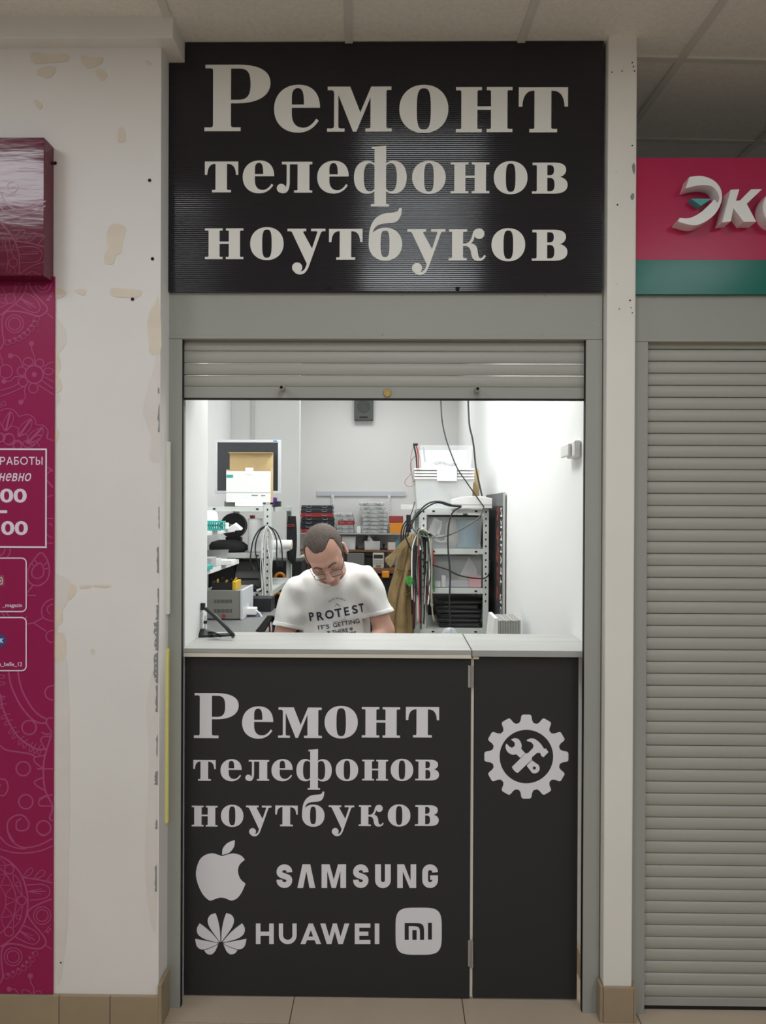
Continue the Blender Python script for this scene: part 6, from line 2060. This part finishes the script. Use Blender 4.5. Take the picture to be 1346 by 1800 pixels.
root = empty('person', (at(585, 1100, .8).x, .8, .003))
T(root, 'man in a white printed T-shirt and glasses looking down behind the counter', 'person')
M_skin = mat('skin', (.60, .34, .26), .5, var=.10, vscale=18)
M_skin.node_tree.nodes['Principled BSDF'].inputs['Subsurface Weight'].default_value = .12
M_skin.node_tree.nodes['Principled BSDF'].inputs['Subsurface Radius'].default_value = (.012, .005, .003)
YTO = .80
shL = at(514, 1037, YTO - .015)
shR = at(652, 1018, YTO - .015)
elL = at(495, 1130, YTO - .05)
elR = at(675, 1108, YTO - .03)
haL = Vector((elL.x + .13, .50, .865))
haR = Vector((elR.x - .16, .50, .865))
nkB = at(590, 1012, YTO + .02)
lo = (min(elL.x, shL.x) - .09, .38, .74)
hi = (max(elR.x, shR.x) + .09, 1.02, HC.z + .16)
B_ = SDF(lo, hi, .0034)
E_h, C_h = add_head(B_)
for sx in (-1, 1):
    E_h((.045 * sx, -.058, -.034), (.022, .02, .02), .02)
    E_h((.084 * sx, .016, -.020), (.010, .021, .034), .006, 'add', Matrix.Rotation(R(18 * sx), 3, 'Z'))
    E_h((.094 * sx, .011, -.016), (.006, .012, .020), .004, 'cut')
    C_h((.012 * sx, -.092, .012), (.046 * sx, -.078, .012), .011, .009, .014)
    E_h((.031 * sx, -.1, -.016), (.017, .017, .011), .012, 'cut')
    E_h((.031 * sx, -.076, -.017), (.0145, .0135, .0125), .004)
    E_h((.011 * sx, -.104, -.058), (.0085, .010, .007), .006)
C_h((0, -.088, .004), (0, -.116, -.05), .0085, .0125, .010)
C_h((-.021, -.086, -.083), (0, -.096, -.081), .005, .0062, .006)
C_h((.021, -.086, -.083), (0, -.096, -.081), .005, .0062, .006)
C_h((-.017, -.086, -.092), (.017, -.086, -.092), .006, .006, .006)
E_h((0, -.099, -.0865), (.024, .006, .0016), .002, 'cut')
B_.cap(nkB + Vector((0, .02, -.02)), hp(0, .035, -.05), .056, .052, .02)
B_.cap(shL + Vector((.05, .01, -.03)), shR + Vector((-.05, .01, -.03)), .03, .03, .03)
cB = at(585, 1068, YTO + .02)
B_.ell(cB + Vector((0, .015, -.02)), (.115, .075, .16), None, .03)
B_.cap(shL + Vector((.01, 0, -.03)), elL, .040, .041, .02)
B_.cap(shR + Vector((-.01, 0, -.03)), elR, .040, .042, .02)
for (el, ha, sx) in ((elL, haL, 1), (elR, haR, -1)):
    B_.cap(el, ha, .041, .026, .012)
    d = (ha - el).normalized()
    pc = ha + d * .045
    side = Vector((0, 0, 1)).cross(d).normalized()
    Mh = Matrix((side, d, side.cross(d))).transposed()
    B_.ell(pc, (.040, .05, .014), Mh, .01)
    for f in range(4):
        b0 = pc + d * .035 + side * (.028 - .019 * f)
        ln = (.032, .038, .036, .028)[f]
        k1 = b0 + d * ln + Vector((0, 0, .004))
        k2 = k1 + d * ln * .6 + Vector((0, 0, -.014))
        k3 = k2 + d * ln * .35 + Vector((0, 0, -.012))
        B_.cap(b0, k1, .0088, .008, .003)
        B_.cap(k1, k2, .008, .0075, .003)
        B_.cap(k2, k3, .0075, .0065, .003)
    t0 = pc - d * .02 + side * sx * -.034
    t1 = t0 + d * .03 - side * sx * .022
    t2 = t1 + d * .028 - side * sx * .004 + Vector((0, 0, -.008))
    B_.cap(t0, t1, .0115, .0095, .004)
    B_.cap(t1, t2, .0095, .008, .003)
body, BV, BQ = B_.mesh('body', M_skin, root, (root.location.x, root.location.y, 1.0))

# T-shirt
M_shirt = mat('white_cotton', (.74, .735, .71), .9, var=.02, vscale=8, bump=.08, bscale=500)
M_rib = mat('white_rib', (.76, .755, .73), .9)
S2 = SDF((lo[0] - .04, .46, .84), (hi[0] + .04, 1.06, 1.46), .0042)
S2.ell(at(586, 1062, YTO + .025), (.150, .108, .15), Matrix.Rotation(R(-8), 3, 'Y'), .03)
S2.ell(at(590, 1135, YTO + .02), (.150, .118, .20), None, .05)
S2.cap(at(526, 1033, YTO + .01), at(641, 1016, YTO + .01), .044, .042, .04)
S2.cap(at(556, 1014, YTO + .05), at(530, 1030, YTO + .04), .040, .045, .03)
S2.cap(at(604, 1002, YTO + .05), at(640, 1014, YTO + .04), .040, .042, .03)
S2.cap(at(585, 1012, YTO + .07), at(588, 1030, YTO + .06), .06, .08, .03)
S2.ell(at(586, 1036, YTO - .01), (.135, .075, .06), Matrix.Rotation(R(-8), 3, 'Y'), .05)
dL = (elL - shL).normalized()
dR = (elR - shR).normalized()
S2.cap(shL + Vector((.006, 0, -.012)), shL + dL * .17, .048, .060, .045)
S2.cap(shR + Vector((-.008, 0, -.012)), shR + dR * .17, .048, .058, .045)
g = np.meshgrid(*S2.ax, indexing='ij')
fx, fy, fz = g
fold = .0045 * np.sin(60 * (fz + .35 * (fx + .26)) + 3 * np.sin(9 * fx)) * np.exp(-((fz - 1.05) / .10) ** 2) \
    + .0028 * np.sin(75 * (fx * .7 + fz * .9) + 2 * np.sin(14 * fz)) * np.exp(-((np.abs(fx - nkB.x) - .15) / .05) ** 2) \
    + .0030 * np.sin(42 * (fz - .8 * fx) + 1.3) + .0015 * np.sin(95 * fx + 20 * fz)
S2.F = (S2.F + fold).astype(np.float32)


def cut_sleeve(S_, sh, d, L, elb):
    gg = np.meshgrid(*S_.ax, indexing='ij', sparse=True)
    dd = sum((gg[i] - (sh[i] + d[i] * L)) * d[i] for i in range(3))
    # only near the arm
    ba = elb - sh
    t = np.clip(sum((gg[i] - sh[i]) * ba[i] for i in range(3)) / ba.dot(ba), 0, 1.3)
    rad = np.sqrt(sum((gg[i] - sh[i] - ba[i] * t) ** 2 for i in range(3)))
    near = rad < .078
    S_.F = np.where(near, np.maximum(S_.F, dd), S_.F).astype(np.float32)


PRE = S2.F.copy()


def band(F2, name):
    B2 = SDF.__new__(SDF)
    B2.lo, B2.h, B2.ax, B2.F = S2.lo, S2.h, S2.ax, F2.astype(np.float32)
    return B2.mesh(name, MATS['white_rib'], shirt, (root.location.x, root.location.y, 1.0))[0]


def sleeve_axis(sh, d, L, elb):
    dd = sum((g[i] - (sh[i] + d[i] * L)) * d[i] for i in range(3))
    ba = elb - sh
    t = np.clip(sum((g[i] - sh[i]) * ba[i] for i in range(3)) / ba.dot(ba), 0, 1.3)
    rad = np.sqrt(sum((g[i] - sh[i] - ba[i] * t) ** 2 for i in range(3)))
    return dd, rad


cut_sleeve(S2, shL, dL, .155, elL)
cut_sleeve(S2, shR, dR, .150, elR)
# neck opening
nd = (hp(0, .03, -.05) - nkB).normalized()
S2.cap(nkB + nd * .012 + Vector((-.012, -.018, 0)), nkB + nd * .16 + Vector((-.02, -.05, 0)), .060, .066, .006, 'cut')
NC0 = nkB + nd * .012 + Vector((-.012, -.018, 0))
NC1 = nkB + nd * .16 + Vector((-.02, -.05, 0))
ba_ = NC1 - NC0
t_ = np.clip(sum((g[i] - NC0[i]) * ba_[i] for i in range(3)) / ba_.dot(ba_), 0, 1)
cutd = np.sqrt(sum((g[i] - NC0[i] - ba_[i] * t_) ** 2 for i in range(3))) - (.060 + .006 * t_)
shirt, SV, SQ = S2.mesh('t_shirt', M_shirt, root, (root.location.x, root.location.y, 1.0))
bvh = BVHTree.FromPolygons([tuple(q) for q in SV], [tuple(int(i) for i in f) for f in SQ])


def on_shirt(px, py, off=.0022):
    d = (at(px, py, 1.0) - CAM).normalized()
    hit = bvh.ray_cast(CAM, d)
    if hit[0] is None:
        return at(px, py, YTO - .1)
    return hit[0] - d * off


cr6 = lambda x, y: (470 + x * .17088, 910 + y * .17094)
M_ink = mat('navy_shirt_ink', (.022, .02, .038), .8)


def shirt_text(body_, x0, y0, x1, y1, hgt, mb, **kw):
    """baseline from (x0,y0) to (x1,y1) in crop pixels, letter height hgt"""
    gl = text2d(body_, **kw)
    bx, by = x1 - x0, y1 - y0
    L = math.hypot(bx, by)
    ux, uy = bx / L, by / L
    vx, vy = uy, -ux
    put(mb, gl, lambda u_, v_: on_shirt(*cr6(x0 + bx * u_ + vx * hgt * v_, y0 + by * u_ + vy * hgt * v_)))


for (ch, x0, y0, x1, y1) in (('P', 437, 1064, 484, 1056), ('R', 516, 1060, 582, 1049), ('O', 600, 1046, 690, 1030), ('T', 702, 1028, 772, 1016), ('E', 797, 1010, 848, 1001), ('S', 880, 992, 935, 981), ('T', 950, 975, 1000, 966)):
    mb = MB()
    shirt_text(ch, x0, y0, x1, y1, 88, mb, offset=.025)
    mb.build('shirt_letter', M_ink, shirt)
for (s_, x0, y0, x1, y1, h_) in (("IT'S", 522, 1152, 638, 1139, 44), ('GETTING', 678, 1130, 950, 1082, 46), ('THERE', 667, 1203, 832, 1175, 42), ('*', 612, 1200, 650, 1195, 38), ('*', 846, 1165, 884, 1158, 38)):
    mb = MB()
    shirt_text(s_, x0, y0, x1, y1, h_, mb, offset=.01)
    mb.build('shirt_lettering', M_ink, shirt)
mb = MB()
shirt_text('ves', 825, 1214, 918, 1196, 34, mb, offset=.012, shear=.3)
mb.build('shirt_lettering', M_ink, shirt)
M_ink2 = mat('faded_shirt_ink', (.10, .095, .11), .8)
mb = MB()
wd_ = 'boardwear'
for i, ch in enumerate(wd_):
    t = R(-42 + 78 * i / (len(wd_) - 1))
    cx, cy = 722 + 118 * math.sin(t), 952 - 115 * math.cos(t)
    ux, uy = math.cos(t), math.sin(t)
    hh = 22 if ch in 'bd' else 15
    shirt_text(ch, cx - 6.5 * ux, cy - 6.5 * uy, cx + 6.5 * ux, cy + 6.5 * uy, hh, mb)
mb.build('shirt_lettering', M_ink2, shirt)
mb = MB()
for pts in ([(690, 915), (715, 880), (750, 912)], [(705, 885), (735, 905)], [(668, 1075), (720, 1064)], [(755, 1057), (808, 1046)], [(734, 1062), (742, 1058)]):
    v_, f_ = stroke(pts, 3.5)
    mb.add([on_shirt(*cr6(a_, b_)) for a_, b_ in v_], f_)
mb.build('shirt_motif', M_ink2, shirt)
band(np.maximum(np.maximum(PRE - .0022, cutd - .014), -cutd - .002), 'collar')
for (sh_, d_, L_, el_) in ((shL, dL, .155, elL), (shR, dR, .150, elR)):
    dd_, rad_ = sleeve_axis(sh_, d_, L_, el_)
    band(np.maximum(np.maximum(PRE - .0018, np.abs(dd_ + .009) - .0095), rad_ - .078), 'sleeve_hem')

# hair: thin shell over the skull
H_ = SDF(tuple(HC - Vector((.14, .16, .16))), tuple(HC + Vector((.14, .16, .16))), .0034)
add_head(H_, .0032)
gx, gy, gz = np.meshgrid(*H_.ax, indexing='ij')
A_ = np.array(HM.transposed()) / HS
px_ = gx - HC.x
py_ = gy - HC.y
pz_ = gz - HC.z
lx = A_[0][0] * px_ + A_[0][1] * py_ + A_[0][2] * pz_
ly = A_[1][0] * px_ + A_[1][1] * py_ + A_[1][2] * pz_
lz = A_[2][0] * px_ + A_[2][1] * py_ + A_[2][2] * pz_
ax_ = np.abs(lx + .004)
yf = np.interp(ax_, [0, .012, .026, .04, .052, .064, .075, .1], [-.070, -.070, -.063, -.042, -.018, -.014, -.028, -.040])
zl = np.interp(ly, [-.06, -.03, .0, .02, .05, .1], [.035, .0, -.03, .01, -.03, -.055])
H_.F = np.maximum(H_.F, np.maximum(yf - ly, zl - lz) * HS).astype(np.float32)
# keep only a shell
H2 = SDF(tuple(HC - Vector((.14, .16, .16))), tuple(HC + Vector((.14, .16, .16))), .0034)
add_head(H2, -.004)
H_.F = np.maximum(H_.F, -H2.F)
M_hair = mat('short_brown_hair', (.095, .072, .060), .75, var=.35, vscale=140, bump=.5, bscale=420)
hair, _, _ = H_.mesh('hair', M_hair, root, tuple(HC))
bb = BVHTree.FromPolygons([tuple(q) for q in BV], [tuple(int(i) for i in f) for f in BQ])


def on_face(x, z, off=.001):
    o_ = hp(x, -.25, z)
    d = (HM @ Vector((0, 1, 0))).normalized()
    hit = bb.ray_cast(o_, d)
    return (hit[0] if hit[0] is not None else hp(x, -.09, z)) - d * off


for sx in (-1, 1):
    mb = MB()
    mb.tube([on_face(sx * x, z, .0) for x, z in ((.014, .010), (.024, .015), (.036, .017), (.048, .011))], .0046, 6, .0026)
    mb.build('eyebrow', M_hair, root)
    mb = MB()
    mb.tube([on_face(sx * x, z, .0) for x, z in ((.018, -.022), (.026, -.027), (.036, -.027), (.045, -.022))], .0012, 5)
    mb.build('eyelashes', M_hair, root)
mb = MB()
mb.tube([on_face(x, z, .0004) for x, z in ((-.022, -.0865), (-.01, -.0865), (0, -.0875), (.01, -.0865), (.022, -.0865))], .0012, 5)
mb.build('lip_line', mat('lip', (.35, .13, .11), .5), root)
# glasses
M_gl = mat('dark_metal_frame', (.05, .05, .06), .3, metal=.6)
gla = empty('glasses', (0, 0, 0))
gla.parent = root
gla.location = Vector(hp(0, -.11, -.03)) - root.location
for sx in (-1, 1):
    rim = [hp(sx * .034 + .025 * a_, -.108 + .006 * abs(sx * .034 + .025 * a_) / .06, -.032 + .0155 * b_) for a_, b_ in se(0, 0, 1, 1, 3.4, 28)]
    mb = MB().tube(rim + [rim[0]], .0012, 6)
    mb.build('rim', M_gl, gla)
    lens = MB().add(rim, [tuple(range(28))])
    lens.build('lens', mat('lens_glass', (.9, .95, 1), .05, alpha=.12), gla)
    MB().tube(catmull([hp(sx * .060, -.100, -.026), hp(sx * .074, -.06, -.016), hp(sx * .080, -.005, -.004), hp(sx * .080, .03, -.012)], 5), .0013, 6).build('temple_arm', M_gl, gla)
MB().tube(catmull([hp(-.0095, -.108, -.027), hp(0, -.113, -.023), hp(.0095, -.108, -.027)], 4), .0012, 6).build('bridge', M_gl, gla)
# trousers and shoes (hidden by the counter, kept simple)
S3 = SDF((nkB.x - .26, .56, .05), (nkB.x + .30, 1.12, 1.0), .012)
hx = nkB.x + .02
S3.ell((hx, .84, .93), (.165, .13, .12), None, .03)
for sx in (-1, 1):
    S3.cap((hx + .085 * sx, .84, .88), (hx + .1 * sx, .82, .5), .09, .065, .03)
    S3.cap((hx + .1 * sx, .82, .5), (hx + .105 * sx, .86, .10), .063, .052, .02)
tr_, _, _ = S3.mesh('trousers', mat('dark_denim', (.03, .035, .06), .9), root, (hx, .84, .05))
for sx in (-1, 1):
    mb = MB()
    rows_ = [(.0, .045, .13), (.02, .046, .135), (.05, .044, .12), (.075, .04, .06)]
    vv = []
    for (z_, w_, l_) in rows_:
        for k_ in range(16):
            t = 2 * math.pi * k_ / 16
            vv.append((hx + .105 * sx + w_ * math.cos(t), .82 + (l_ if math.sin(t) < 0 else .08) * math.sin(t), .004 + z_))
    ff = [(i * 16 + k_, i * 16 + (k_ + 1) % 16, (i + 1) * 16 + (k_ + 1) % 16, (i + 1) * 16 + k_) for i in range(3) for k_ in range(16)] + [tuple(range(16)), tuple(48 + k_ for k_ in range(16))]
    mb.add(vv, ff).build('shoe', M_blk, root, smooth=True)
